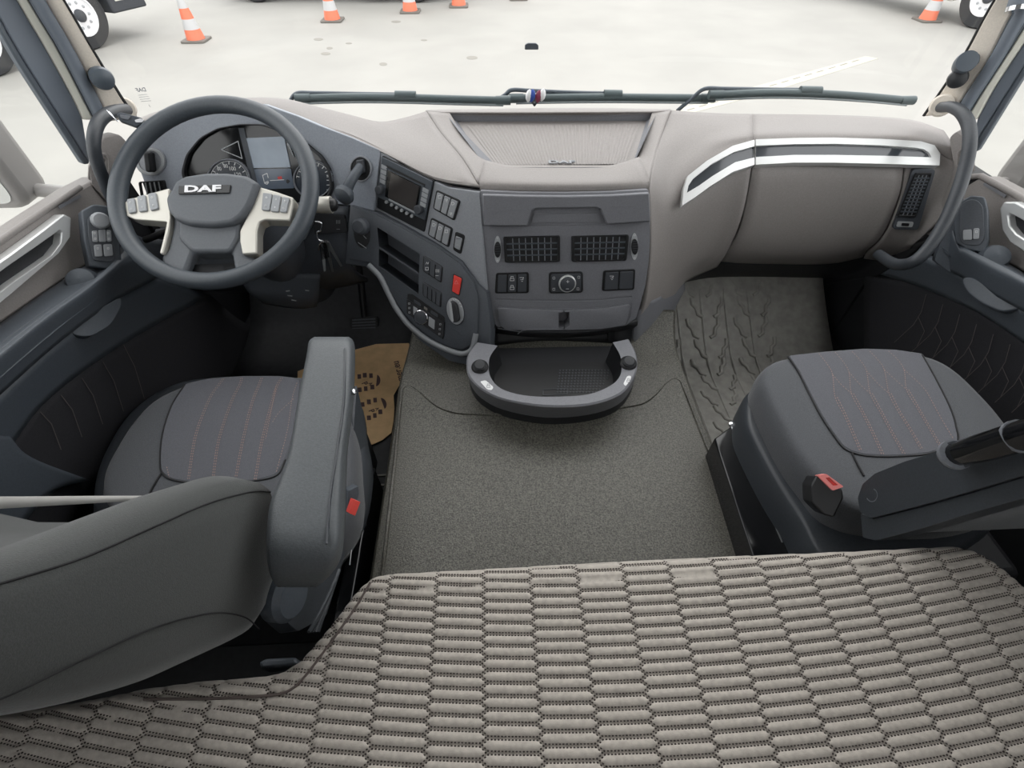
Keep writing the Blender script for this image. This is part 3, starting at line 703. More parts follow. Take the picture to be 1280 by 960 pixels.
# ---------------------------------------------------------------- lower console: cubbies, switches, climate control
lo = [(440, 257), (468, 267), (505, 286), (545, 308), (575, 329), (592, 352), (598, 372), (597, 416), (591, 430), (578, 437), (560, 433), (536, 420), (513, 401), (498, 382), (479, 346), (463, 328), (436, 324)]
lb = [(436, 256), (468, 265), (505, 284), (545, 306), (576, 327), (597, 356), (608, 366), (613, 410), (612, 440), (590, 459), (560, 452), (525, 428), (505, 408), (490, 388), (470, 348), (456, 334), (430, 330)]
lower = slab('lower_console', lb, P_LO, 'panel_dark', D, proud=-.006, back=.07, bevel=.003)
cf = slab('console_face', lo, P_LO, 'panel_dark', D, proud=.002, back=.008, bevel=.003)
rim = [(461, 331), (475, 345), (486, 367), (496, 386), (511, 405.5), (536, 425.5), (562, 438), (579, 442), (590, 436), (595, 417)]
tube('console_rim', spl([P_LO.at(*p) + P_LO.n * .001 for p in rim], 30), .0075, 'rim_grey', D, n=8)
for q in ([(472, 284), (525, 317.5), (524, 341), (474, 308)], [(474, 310.5), (524, 343.5), (523.5, 367), (473.5, 332)]):
    HO += [(cf, q, P_LO, .06), (lower, q, P_LO, .06)]
    F_ = [P_LO.at(*a_) + P_LO.n * .001 for a_ in q]; B_ = [a_ - P_LO.n * .058 for a_ in F_]
    c = obj('cubby', F_ + B_, [[4, 5, 6, 7]] + [[i_, (i_ + 1) % 4, 4 + (i_ + 1) % 4, 4 + i_] for i_ in range(4)], 'panel_dark', D, smooth=False)
    a, bq = q[3], q[2]
    strokes('cubby_edge', [[(a[0], a[1] + .3), (bq[0], bq[1] + .3)]], .002, P_LO, 'panel_dark', c, proud=.0045)
qD = [(529.5, 318.5), (554.5, 333), (552.5, 354), (528.5, 338.5)]
b, q = switch_bank(D, qD, P_LO, 3, 'key_dark', 'black')
slab('switch_edge', qs(qD, .06, .94, .03, .14), P_LO, 'key_dark', b, proud=.0068, back=0)
sym('wave', *qp(q, .2, .3), 1.8, P_LO, b); sym('box', *qp(q, .2, .7), 1.7, P_LO, b); sym('bar', *qp(q, .8, .4), 1.8, P_LO, b); sym('minus', *qp(q, .8, .75), 1.8, P_LO, b)
qE = [(528.7, 351.5), (553, 365.5), (552, 385), (528.5, 369)]
b, q = switch_bank(D, qE, P_LO, 4, 'key_dark', 'black')
slab('switch_edge', qs(qE, .05, .95, .03, .16), P_LO, 'key_dark', b, proud=.0068, back=0)
b = slab('hazard_switch', [(567, 341.5), (578.8, 347.5), (575, 370), (564.8, 364)], P_LO, 'black', D, proud=.003, back=.003, r=2)
slab('hazard_button', [(568.2, 343), (577.8, 348), (574.3, 368.2), (566, 363.4)], P_LO, 'red_key', b, proud=.008, back=0, r=1.5, bevel=.0015)
sym('tri', 571.5, 352, 2.2, P_LO, b, 'red_pale', proud=.0086)
rk = slab('light_switch', ell(569.5, 388.5, 11.2, 18.2, 28, -.22), P_LO, 'black', D, proud=.002, back=.003)
slab('rotary_dial', ell(569.5, 388.5, 10.2, 17, 28, -.22), P_LO, 'key', rk, proud=.006, back=0, bevel=.0015)
slab('rotary_grip', rpix([(564, 374), (573, 378), (577, 400), (568, 402)], 4), P_LO, 'black_soft', rk, proud=.02, back=0, bevel=.004)
slab('grip_edge', rpix([(564, 375), (567, 376.5), (570, 400), (567, 399.5)], 1), P_LO, 'grey_mark', rk, proud=.0215, back=0, bevel=.001)
for a in range(7):
    t_ = -2.4 + a * .33; x, y = 569.5 + 8.5 * math.cos(t_), 388.5 + 14.6 * math.sin(t_)
    strokes('dial_mark', [[(x - .5, y - .5), (x + .5, y + .5)]], .0012, P_LO, 'white_mark', rk, proud=.0068)
qC = [(509, 372.5), (556.5, 403.5), (554.5, 424), (509.5, 391)]
cl = slab('climate_control', [(510, 367), (516, 367.5), (556, 396), (557, 404), (554.5, 424), (509, 391)], P_LO, 'black', D, proud=.003, back=.003, r=1)
for u in (.28, .72): slab('card_reader', qs(qC, u - .09, u + .09, -.24, -.06), P_LO, 'key_dark', cl, proud=.005, back=0, r=1)
slab('brass_contact', qs(qC, .46, .54, -.22, -.08), P_LO, 'cone_base', cl, proud=.006, back=0)
slab('climate_plate', qs(qC, .01, .99, .02, .98), P_LO, 'black_soft', cl, proud=.007, back=0, r=2, bevel=.001)
strokes('plate_edge', [[(509.5, 372), (556, 402.5)]], .0014, P_LO, 'black_soft', cl, proud=.0078)
kc = P_LO.at(*qp(qC, .40, .55))
lathe('knob_ring', kc, P_LO.n, [(.0195, .006), (.0195, .012), (.0175, .013), (.0165, .011)], 'chrome', cl, n=28)
lathe('climate_knob', kc, P_LO.n, [(.0165, .006), (.0165, .011), (.0145, .012), (.001, .012)], 'key_dark', cl, n=28)
for u0, u1 in ((.19, .30), (.60, .76)): slab('climate_button', qs(qC, u0, u1, .18, .75), P_LO, 'key', cl, proud=.009, back=0, r=1, bevel=.0008)
for v_ in (.2, .5, .8):
    for u in (.08, .90): sym('box', *qp(qC, u, v_), .9, P_LO, cl, 'grey_mark', proud=.0078, w=.0009)
strokes('grip_line', [[(566, 411), (572, 414), (577, 419)], [(494, 362), (500, 368), (506, 373)]], .002, P_LO, 'panel_dark', lower, proud=.003)
# small lever knob and tachograph card plate under the steering column stalk
kb = slab('column_knob_plate', ell(453, 291, 10, 19, 20, -.1), P_LO, 'black', D, proud=.004, back=.003)
lathe('mode_knob', P_LO.at(453, 283), P_LO.n, [(.022, .004), (.020, .018), (.014, .024), (.001, .025)], 'panel_dark', kb, n=20)
strokes('knob_mark', [[(450, 290), (455, 294), (459, 298)], [(449, 303), (459, 310)]], .0016, P_LO, 'grey_mark', kb, proud=.0055)

# ---------------------------------------------------------------- instrument panel
bi = [(150, 215), (160, 185), (180, 160), (205, 145), (260, 132), (330, 130), (372, 145), (400, 157), (440, 172), (476, 188), (467, 264), (440, 257), (420, 255), (400, 262), (380, 300), (320, 320), (220, 310), (182, 285), (165, 262)]
bp_ = slab('instrument_panel', bi, P_BI, 'binnacle', D, proud=0, back=.02, bevel=.002)
P_IC = Plane(P_BI.p + P_BI.n * .002, P_BI.n)
io = [(230, 216), (236, 193), (253, 172), (275, 160), (302, 155), (330, 155), (357, 164), (383, 178), (404, 195), (415, 213), (418, 236), (410, 252), (380, 262), (330, 268), (270, 262), (240, 243)]
ic = slab('instrument_cluster', io, P_IC, 'black_gloss', D, proud=.002, back=.003, r=6)
ring('cluster_surround', rpix(io, 6), rpix(shrink(io, .965), 6), P_IC, 'black_soft', ic, proud=.012, back=.002, bevel=.002)
slab('pillar_bar', [(299, 160), (306, 160), (326, 240), (318, 240)], P_IC, 'dial', ic, proud=.004, back=0)
slab('display_screen', [(308.5, 172.7), (356, 170.5), (364, 209), (317, 210)], P_IC, 'lcd', ic, proud=.004, back=0, r=1)
slab('message_screen', [(317.5, 211.5), (364.5, 210.5), (368.5, 235), (330, 236.5), (321, 232)], P_IC, 'lcd_dark', ic, proud=.004, back=0, r=1)
strokes('truck_symbol', [[(336, 226), (337, 228), (332, 229), (329.5, 219), (335, 216.5), (336.5, 222)], ell(334.5, 228.5, 1.8, 1.6, 9), [(339, 225.5), (356, 224.5)]], .0014, P_IC, 'white_mark', ic, proud=.0046)
slab('warning_light', [(348, 221), (353, 220), (354, 223.5), (349, 224)], P_IC, 'red_mark', ic, proud=.0046, back=0)
slab('pointer', [(359, 224.5), (361, 224), (364, 226.5), (361, 229.5), (359, 228)], P_IC, 'black', ic, proud=.0046, back=0)
for cx, cy, r in ((287.5, 225, 27.5), (392.5, 224, 24.5)):
    dl = slab('dial_face', ell(cx, cy, r, r * .98, 36), P_IC, 'dial', ic, proud=.004, back=0)
    ring('dial_ring', ell(cx, cy, r, r * .98, 40), ell(cx, cy, r * .93, r * .91, 40), P_IC, 'slate_light', ic, proud=.008, back=0, bevel=.001)
    for k in range(9):
        a = math.radians(190 + k * 20)
        strokes('dial_tick', [[(cx + r * .84 * math.cos(a), cy + r * .84 * math.sin(a)), (cx + r * .72 * math.cos(a), cy + r * .72 * math.sin(a))]], .0016, P_IC, 'white_mark', ic, proud=.0046)
    L = [(cx + r * .86 * math.cos(math.radians(d)), cy + r * .86 * math.sin(math.radians(d))) for d in range(185, 356, 10)]
    strokes('dial_scale', [L], .0008, P_IC, 'white_mark', ic, proud=.0046)
    strokes('needle', [[(cx, cy), (cx - r * .55, cy + r * .1)]], .0018, P_IC, 'red_mark', ic, proud=.006)
for s_, x, y in (('40', 270, 220.5), ('60', 273.5, 213), ('80', 281.5, 209.5), ('100', 289, 213), ('120', 295.5, 220.5)):
    text('dial_number', s_, (x, y), (x + 2.6 * len(s_), y), P_IC, 'white_mark', ic, proud=.0046, depth=.0002)
for T in ([(278, 187), (299, 176.5), (304, 198)], [(360.5, 180), (361, 179), (368.5, 196)]):
    strokes('fuel_gauge', [T + [T[0]]], .0022, P_IC, 'grey_mark', ic, proud=.0046)
strokes('gauge_mark', [[(390, 216), (390, 232)], [(384, 224), (397, 224)]], .001, P_IC, 'grey_mark', ic, proud=.0062)
for k in range(4): strokes('scale_mark', [[(410, 219 + k * 6), (415, 219 + k * 6)]], .0014, P_IC, 'white_mark', ic, proud=.0062)
# round light knob and small outlet left of the wheel
rk = slab('headlight_switch', ell(189, 202, 19, 18, 28), P_BI, 'panel_grey', D, proud=.002, back=.003)
ring('switch_ring', ell(189, 202, 18, 17, 28), ell(189, 202, 14, 13.5, 28), P_BI, 'grey_mark', rk, proud=.004, back=0, bevel=.001)
slab('switch_grip', rpix([(186, 189), (194, 190), (197, 215), (189, 215)], 4), P_BI, 'black_soft', rk, proud=.02, back=0, bevel=.004)
vent(D, [(174, 227), (206, 225), (211, 246), (178, 251)], P_BI, 1, 5, .07, fin='grey_mark')
# park brake lever between the instruments and the radio
pk = slab('brake_recess', ell(451.5, 211, 12.5, 15, 24), P_BI, 'black', D, proud=.002, back=.003)
ring('recess_ring', ell(451.5, 211, 14, 16.5, 28), ell(451.5, 211, 12, 14.5, 28), P_BI, 'panel_grey', pk, proud=.005, back=0, bevel=.001)
a = P_BI.at(452, 208); b_ = P_BI.at(442, 240) + P_BI.n * .05
slab('lever_plate', rpix([(447, 200), (456, 199), (458, 216), (449, 218)], 2), P_BI, 'key_dark', pk, proud=.012, back=0, bevel=.002)
tube('lever_stem', [a + P_BI.n * .005, a.lerp(b_, .5) + P_BI.n * .012, b_], [.011, .012, .014], 'slate', pk, n=12, samples=8)
ax = (b_ - a).normalized()
lathe('lever_head', b_ + P_BI.n * .002, ax * .7 + P_BI.n * .5, [(.004, -.018), (.018, -.012), (.024, 0), (.022, .010), (.012, .018), (.001, .02)], 'slate', pk, n=20)
# knee panel under the instruments
patch('knee_panel', [[(140, 292, 1.14), (200, 300, 1.18), (270, 304, 1.20), (350, 298, 1.19), (400, 262, 1.185), (436, 257, 1.175)],
                     [(145, 325, 1.12), (200, 325, 1.16), (270, 325, 1.175), (350, 322, 1.165), (400, 300, 1.16), (434, 296, 1.15)],
                     [(155, 348, 1.12), (200, 350, 1.15), (270, 352, 1.16), (350, 350, 1.15), (400, 342, 1.145), (440, 336, 1.13)],
                     [(170, 358, 1.25), (210, 360, 1.26), (270, 364, 1.27), (350, 366, 1.26), (410, 362, 1.25), (460, 352, 1.22)]], 'panel_dark', D, su=4, sv=4, thick=.01)
P_KN = plane3((395, 262, 1.182), (434, 262, 1.172), (415, 300, 1.15))
cp = slab('card_plate', [(392, 266), (432, 268.5), (435, 290), (394, 293)], P_KN, 'black_soft', D, proud=.004, back=.004, r=2, bevel=.001)
slab('plate_top', [(393, 266), (431, 268.5), (431, 272), (393, 270)], P_KN, 'black_soft', cp, proud=.006, back=0)
sym('bar', 424, 277, 2.0, P_KN, cp, 'grey_mark'); sym('minus', 424, 286, 2, P_KN, cp, 'grey_mark')
# ends of the dashboard with the side window outlets
P_EL = Plane((-.985, 1.2, .6), (.75, -.6, .1)); P_ER = Plane((.985, 1.2, .6), (-.75, -.6, .1))
el = slab('dash_end', [(104, 233), (108, 208), (117, 188), (130, 172), (150, 168), (160, 178), (158, 215), (148, 262), (128, 250)], P_EL, 'taupe', D, proud=0, back=.06, bevel=.006)
vo = [(109, 224), (110, 208), (117, 196), (130, 190), (136, 193), (137, 210), (133, 228), (122, 229)]
ring('outlet_frame', rpix(vo, 3), rpix(shrink(vo, .82), 3), P_EL, 'taupe', el, proud=.004, back=0, bevel=.001)
for k in range(3):
    x = 112 + k * 5.5
    GR.append((el, [(x, 222), (x + 2, 210), (x + 7, 198)], .004, P_EL))
er = slab('dash_end', [(1186, 172), (1196, 164), (1207, 172), (1219, 186), (1225, 214), (1204, 222), (1196, 246), (1180, 290), (1168, 300), (1180, 250), (1194, 215)], P_ER, 'taupe', D, proud=0, back=.06, bevel=.006)
vo = [(1196, 190), (1204, 182), (1212, 187), (1219, 200), (1218, 212), (1205, 215), (1195, 208)]
ring('outlet_frame', rpix(vo, 3), rpix(shrink(vo, .82), 3), P_ER, 'taupe', er, proud=.004, back=0, bevel=.001)
for k in range(3): GR.append((er, [(1206 + k * 4, 190 + k * 3), (1207 + k * 4, 200), (1204 + k * 4, 211)], .004, P_ER))
# keep every dashboard panel between the doors
for o_ in list(D.children):
    if o_.name.split('.')[0] in ('knee_panel', 'underside', 'instrument_panel', 'dash_end', 'end_panel', 'air_vent'):
        for v_ in o_.data.vertices: v_.co.x = max(-1.048, min(1.048, v_.co.x))

# cut the openings and the joint grooves into the panels
def carve(o_, cutters):
    for c_ in cutters:
        m_ = o_.modifiers.new('cut', 'BOOLEAN'); m_.operation = 'DIFFERENCE'; m_.object = c_; m_.solver = 'EXACT'
    dg = bpy.context.evaluated_depsgraph_get(); dg.update()
    me_ = bpy.data.meshes.new_from_object(o_.evaluated_get(dg))
    o_.modifiers.clear(); o_.data = me_; shade(me_)
    for c_ in cutters: bpy.data.objects.remove(c_)
CUT = {}
for o_, L_, w_, pl_ in GR:
    CUT.setdefault(o_.name, []).append(tube('cutter', [pl_.at(*a_) for a_ in L_], w_, 'black', None, n=8))
for o_, q_, pl_, d_ in HO:
    CUT.setdefault(o_.name, []).append(prism('cutter', [pl_.at(*a_) + pl_.n * .02 for a_ in q_], -pl_.n * (.02 + d_), 'black'))
for n_, c_ in CUT.items(): carve(bpy.data.objects[n_], c_)

# ================================================================ STEERING WHEEL AND COLUMN
WC = Vector((-.725, 1.023, .669)); WN = Vector((0, -.555, .832)).normalized()
WX = Vector((1, 0, 0)); WY = WN.cross(WX).normalized()
SW = thing('steering_wheel', 'large grey-black four spoke steering wheel with silver button spokes', 'steering wheel', tuple(WC))
P_W = Plane(WC - WN * .012, WN)
rimpts = [WC + WX * (.2035 * math.cos(a)) + WY * (.2035 * math.sin(a)) for a in [2 * math.pi * k / 64 for k in range(64)]]
tube('rim', rimpts, .0178, 'wheel_black', SW, n=16, closed=True)
lowr = [(217, 262), (300, 262), (304, 290), (309, 320), (322, 324), (318, 340), (296, 345), (294, 334), (291, 317), (243, 318), (236, 336), (233, 346), (205, 335), (203, 322), (212, 312), (218, 284)]
slab('lower_spokes', lowr, P_W, 'hub_grey', SW, proud=.006, back=.025, bevel=.008, seg=3)
slab('lower_bridge', [(236, 328), (295, 326), (298, 346), (232, 348)], P_W, 'black_soft', SW, proud=-.012, back=.012)
slab('hub_underside', [(228, 262), (306, 262), (302, 300), (292, 318), (243, 318), (226, 300)], P_W, 'hub_grey', SW, proud=.012, back=.03, r=6, bevel=.012, seg=3)
hubo = [(224, 243), (228, 234), (240, 227.5), (264, 223.5), (292, 223.5), (316, 227), (330, 236), (327, 246), (320, 264), (311, 277), (298, 286), (275, 289), (245, 287), (228, 281), (219, 270), (216, 255)]
slab('hub_pad', hubo, P_W, 'hub_grey', SW, proud=.026, back=.03, bevel=.012, seg=4, r=4)
for so_, side in (([(159, 264), (163, 256), (171, 252), (217, 239.5), (217, 254), (219, 276), (217, 290), (209, 321), (205, 320), (211, 296), (214, 281), (174, 278), (164, 274)], 0),
                  ([(329, 238), (350, 244), (370, 251), (370, 262), (366, 279.5), (335, 278.5), (328, 282), (325, 292), (325, 320), (307, 321), (304, 305), (304, 292), (313, 274), (321, 258)], 1)):
    sp = slab('spoke', so_, P_W, 'satin', SW, proud=.014, back=.016, bevel=.004, r=2)
    B = [[(166, 254.5), (175, 252.5), (177.5, 270), (168.5, 272)], [(178.5, 251), (188.5, 248.5), (191, 268.5), (181, 270)], [(192, 247.5), (201.5, 245.5), (205, 266), (195, 268.5)]] if side == 0 else \
        [[(333.5, 246), (345, 247.5), (341.5, 268.5), (331.5, 267.5)], [(346, 248), (356, 250), (352.5, 270), (342.5, 269)], [(357.5, 251), (366.5, 252.5), (362.5, 270.5), (354, 270)]]
    for k, q in enumerate(B):
        slab('wheel_button', q, P_W, 'key', sp, proud=.018, back=0, r=2, bevel=.0015)
        for v_ in (.28, .75): sym('plus' if k == 1 else 'lamp', *qp(q, .5, v_), 1.0, P_W, sp, 'white_mark', proud=.0187, w=.0006)
bq = [(234.5, 241.5), (297.5, 240), (296, 250), (234, 251.5)]
bd = slab('badge', bq, P_W, 'black_gloss', SW, proud=.029, back=0, r=1, bevel=.0006)
slab('badge_end', qs(bq, .01, .12, .04, .96), P_W, 'black_gloss', bd, proud=.0295, back=0)
text('badge_lettering', 'DAF', (242, 249.4), (286, 248.6), P_W, 'rim_white', bd, proud=.030, depth=.001, bold=.035, stretch=.50)

SCOL = thing('steering_column', 'black steering column cover with silver tipped stalk behind the wheel', 'steering column', (-.72, 1.12, .4))
lathe('column_cover', WC - WN * .03, -WN, [(.035, 0), (.05, .02), (.058, .06), (.07, .12), (.085, .2), (.09, .36), (.075, .52)], 'panel_dark', SCOL, n=24)
P_SK = plane3((400, 245, 1.06), (418, 250, 1.06), (408, 268, 1.03))
sa = WC - WN * .08 + WX * .03
se = atY(410, 256, 1.06)
tube('stalk', [sa, sa.lerp(se, .5), se - WX * .03], .008, 'black', SCOL, n=10, samples=8)
tube('stalk_tip', [se - WX * .045, se - WX * .02, se + WX * .008], [.014, .018, .019], 'satin', SCOL, n=16)
tube('tip_button', [se + WX * .005, se + WX * .016, se + WX * .021], [.016, .014, .008], 'black', SCOL, n=16)
sb = atY(182, 300, 1.10)
tube('stalk', [WC - WN * .08 - WX * .03, sb], .008, 'black', SCOL, n=10, samples=6)
slab('stalk_plate', [(198, 288), (214, 286), (215, 298), (200, 300)], Plane(sb, (0, -.6, .6)), 'key_dark', SCOL, proud=.012, back=.0, r=2)
patch('lower_cover', [[(300, 345, 1.13), (340, 342, 1.13), (400, 344, 1.14)], [(310, 365, 1.12), (350, 368, 1.12), (398, 372, 1.13)], [(330, 380, 1.14), (370, 386, 1.14), (396, 384, 1.15)]], 'panel_dark', SCOL, su=5, sv=5, thick=.02)
P_CV = plane3((310, 355, 1.125), (400, 355, 1.135), (350, 380, 1.125))
strokes('cover_clip', [[(359, 361), (363, 360.5)], [(361, 366.5), (366, 367)], [(366, 372), (371, 373)], [(383, 360), (387, 360.5)]], .003, P_CV, 'grey_mark', SCOL, proud=.012)

KB = thing('key_bunch', 'bunch of small metal keys hanging from the ignition beside the wheel', 'keys', tuple(atY(402, 282, 1.1)))
kp = lambda x, y, Y=1.10: atY(x, y, Y)
tube('key_ring', [kp(394, 277), (kp(402, 279)), kp(401, 288), kp(396, 291), kp(398, 299), kp(405, 302)], .0022, 'chrome', KB, n=6, samples=18)
tube('key_link', [kp(405, 300), kp(399, 306), kp(398, 313)], .002, 'chrome', KB, n=6, samples=8)
for a, b in (((402, 305), (406, 339)), ((407, 306), (416, 340)), ((408, 303), (427, 333))):
    prism('key', [kp(a[0] - 2, a[1]), kp(a[0] + 3, a[1] - .5), kp(b[0] + 1, b[1]), kp(b[0] - 1.2, b[1] + .5)], (0, .003, 0), 'metal_scratch' if a[0] != 402 else 'key', KB)
prism('key_fob', [kp(398, 304), kp(409, 302), kp(413, 322), kp(402, 326)], (0, .01, 0), 'black', KB, bevel=.002)

# ================================================================ PILLAR FITTINGS
hl = thing('grab_handle', 'dark curved grab handle beside the steering wheel on the left pillar', 'handle', tuple(atX(120, 180, -.97)), 'pillar grab handles')
L = [atX(158, 137, -.99), atX(148, 138, -.975), atX(134, 143, -.96), atX(122, 155, -.955), atX(117, 178, -.955), atX(121, 202, -.965), atX(131, 228, -.975), atX(141, 250, -.985)]
tube('grip', L, .0125, 'seat_plastic', hl, n=14, samples=40)
lathe('mount', atX(156, 135, -1.0), (.6, -.7, .2), [(.024, -.012), (.024, .0), (.02, .004), (.014, .004)], 'beige', hl, n=24)
fb = thing('key_fob', 'dark remote key fob clipped to the left grab handle with wire', 'key fob', tuple(atX(160, 146, -.95)))
P_FB = Plane(atX(160, 146, -.915), (.5, -.8, .5))
slab('fob_body', [(146, 143), (152, 141), (178, 148), (180, 152), (172, 160), (150, 152)], P_FB, 'slate', fb, proud=.006, back=.010, r=3, bevel=.003)
slab('fob_button', [(150, 144), (164, 146), (162, 151), (152, 149)], P_FB, 'slate_light', fb, proud=.008, back=0, r=2, bevel=.001)
slab('fob_cap', [(169, 151), (176, 149), (181, 151), (178, 154), (170, 154)], P_FB, 'rim_white', fb, proud=.008, back=0, r=1, bevel=.001)
tube('fob_wire', [P_FB.at(134, 138, .004), P_FB.at(139, 143, .012), P_FB.at(143, 148, .012), P_FB.at(148, 152, .01)], .0016, 'chrome', fb, n=6, samples=12)
hr = thing('grab_handle', 'long dark tubular grab handle curving around the passenger end of the dashboard', 'handle', tuple(atX(1205, 220, .96)), 'pillar grab handles')
L = [atX(1176, 134, .985), atX(1190, 134, .965), atX(1203, 142, .955), atX(1211, 158, .95), atX(1212, 182, .94), atX(1206, 212, .93), atX(1196, 243, .915), atX(1180, 280, .895), atX(1160, 311, .87), atX(1140, 328, .85), atX(1118, 330, .86), atX(1098, 318, .88)]
tube('grip', L, [.0115, .013, .014, .014, .013], 'seat_plastic', hr, n=14, samples=56)
lathe('mount', atX(1177, 132, .99), (-.6, -.7, .2), [(.025, -.012), (.025, 0), (.021, .004), (.014, .004)], 'beige', hr, n=24)
kn = thing('pillar_knob', 'round black bumper knob on the left pillar over the grab handle', 'knob', tuple(atX(128, 96, -.99)))
lathe('stud', atX(123, 95, -1.0), (.7, -.7, .0), [(.016, -.01), (.020, .010), (.021, .016)], 'rubber', kn, n=20)
lathe('cap', atX(123, 95, -1.0), (.7, -.7, .0), [(.022, .016), (.023, .025), (.020, .034), (.012, .039), (.001, .040)], 'seal_dark', kn, n=24)
kn = thing('pillar_knob', 'pair of black round clamps stacked on the right pillar over the grab handle', 'knob', tuple(atX(1200, 90, .98)))
lathe('clamp_disc', atX(1207, 78, .975), (-.38, -.76, .5), [(.017, -.025), (.021, -.01), (.0225, 0), (.0215, .009), (.001, .010)], 'seal_dark', kn, n=26)
tube('clamp_arm', [atX(1207, 78, .98), atX(1222, 74, 1.0)], [.015, .011], 'rubber', kn, n=14)
lathe('clamp_base', atX(1197, 98, .985), (-.6, -.7, .1), [(.018, -.012), (.0205, .004), (.018, .016), (.009, .022), (.001, .023)], 'rubber', kn, n=24)

# ================================================================ WINDSCREEN FITTINGS AND WIPERS
def wiper(label, blade, arm, clip, Y=1.585):
    t = thing('windscreen_wiper', label, 'wiper', tuple(atY(*blade[0], Y)), 'wipers along the bottom of the windscreen')
    P = [atY(*p, Y) for p in blade]
    bl = tube('blade', P, .0105, 'wiper', t, n=10, samples=16)
    tube('rubber_edge', [p + Vector((0, -.008, -.011)) for p in P], .003, 'wiper_edge', bl, n=6, samples=16)
    for e in (P[0], P[-1]):
        tube('end_cap', [e - Vector((.022, 0, 0)), e + Vector((.022, 0, 0))], .0125, 'wiper', bl, n=10)
    tube('arm', [atY(*p, Y + .012) for p in arm], .006, 'seal_dark', t, n=8, samples=24)
    tube('clip', [atY(*p, Y + .002) for p in clip], .012, 'wiper', t, n=10)
wiper('driver side windscreen wiper resting above the instrument hood', [(379, 123), (440, 121.5), (500, 122), (570, 124), (629, 125.5)], [(362, 128), (371, 117), (395, 116.5), (450, 117.5), (519, 118.5)], [(494, 119), (520, 119.5)])
wiper('middle windscreen wiper resting above the ribbed centre tray', [(645, 123), (700, 122), (760, 121.5), (820, 122), (885, 122.5)], [(612, 131), (631, 119), (640, 112.5), (665, 113.5), (720, 116), (776, 117)], [(755, 117.5), (777, 118)], Y=1.605)
wiper('passenger side windscreen wiper resting above the chrome trimmed glovebox', [(895, 118.5), (960, 116), (1020, 117), (1080, 120.5), (1134, 125.5)], [(846, 139), (866, 122), (881, 111), (907, 111), (970, 112), (1025, 112.5)], [(1000, 113), (1026, 113.5)])
rb = thing('flag_ribbon', 'small white, blue and maroon ribbon clipped on the middle wiper', 'ribbon', tuple(atY(666, 125, 1.57)))
for px, py, m in ((660, 120, 'rim_white'), (664, 120, 'blue'), (672, 121, 'maroon'), (677, 119, 'rim_white')):
    c = atY(px, py, 1.562)
    lathe('ribbon_loop', c - Vector((0, 0, .016)), Vector((.15, 0, 1)), [(.002, 0), (.008, .008), (.010, .018), (.007, .028), (.001, .034)], m, rb, n=12)
strokes('ribbon_tail', [[(663, 124), (668, 131), (673, 124)]], .006, Plane(atY(668, 128, 1.565), (0, -1, 0)), 'slate', rb)
sn = slab('windscreen_sensor', [(656, 62), (656.5, 56), (660, 54), (670, 54), (673, 56.5), (673, 62)], Plane(atY(664, 58, 1.492), (0, -1, .12)), 'slate', None, proud=.002, back=.012, r=1, bevel=.001)
tag(sn, 'small dark rectangular sensor on the windscreen above the centre tray', 'sensor')
P_WS = Plane(atX(178, 118, -.89), (.25, -.95, .12))
dc = text('glass_marking', 'DAF', (171, 115), (183, 114), P_WS, 'panel_grey', None, proud=0, depth=.0003, mirror=True, bold=.02)
tag(dc, 'tiny printed maker marking in the lower left corner of windscreen', 'marking')
strokes('marking_line', [[(173 + k * 1.2, 119 + k * 2.6), (184 + k * 1.6, 118 + k * 2.6)] for k in range(4)] + [[(186, 131), (188, 134)]], .0007, P_WS, 'grey_mark', dc, proud=.0004)

# ================================================================ DOORS
def xpatch(name, rows, xs, m, parent, **kw):
    return patch(name, [[atX(p[0], p[1], x) for p in r] for r, x in zip(rows, xs)], m, parent, raw=True, **kw)
P_L = Plane((-1.05, 0, 0), (1, 0, 0)); P_R = Plane((1.05, 0, 0), (-1, 0, 0))
# --- driver door
d1 = slab('door_1', [(-420, 590), (-260, 480), (-100, 372), (0, 302), (50, 268), (98, 236), (128, 220), (142, 262), (148, 334), (112, 330), (60, 364), (0, 406), (-120, 494), (-420, 715)], P_L, 'taupe_dark', proud=0, back=.05, bevel=.006)
struct(d1, 'driver door with taupe upper panel, silver handle and slate armrest')
obj('door_shell', [(-1.06, .28, -.02), (-1.06, 1.3, -.02), (-1.06, 1.25, .62), (-1.06, .28, .62), (-1.10, .28, -.02), (-1.10, 1.3, -.02), (-1.10, 1.25, .62), (-1.10, .28, .62)],
    [[0, 1, 2, 3], [4, 7, 6, 5], [0, 4, 5, 1], [1, 5, 6, 2], [2, 6, 7, 3], [3, 7, 4, 0]], 'black_soft', d1)
tube('window_sill', [atX(x, y, -1.052) for x, y in ((-420, 588), (-100, 370), (0, 301), (50, 267), (100, 234))], .006, 'taupe', d1, n=10)
strokes('sill_slot', [[(72, 259), (98, 245)]], .006, P_L, 'stack_grey', d1, proud=.004)
o = [(-60, 358), (0, 317), (40, 288), (67, 268), (76, 272), (75, 296), (60, 317), (0, 367), (-60, 415)]; i = [(-60, 372), (0, 330), (40, 303), (60, 289), (64, 291), (62, 305), (50, 320), (0, 354), (-60, 400)]
rg = ring('handle_trim', o, i, P_L, 'silver', d1, proud=.022, back=.0, bevel=.005)
slab('handle_recess', i, P_L, 'black_soft', d1, proud=.006, back=0)
xpatch('armrest_groove', [[(-120, 492), (0, 404), (60, 362), (112, 329), (140, 318)], [(-120, 545), (0, 441), (60, 394), (112, 357), (150, 326)]], (-1.046, -.962), 'slate', d1, thick=.01)
xpatch('armrest', [[(-120, 540), (0, 438), (60, 391), (112, 354), (151, 318), (166, 300)], [(-120, 556), (0, 450), (60, 401), (112, 364), (152, 334), (180, 322)], [(-120, 600), (0, 494), (60, 440), (110, 400), (150, 373), (200, 346)]], (-.962, -.953, -.968), 'slate', d1, thick=.03)
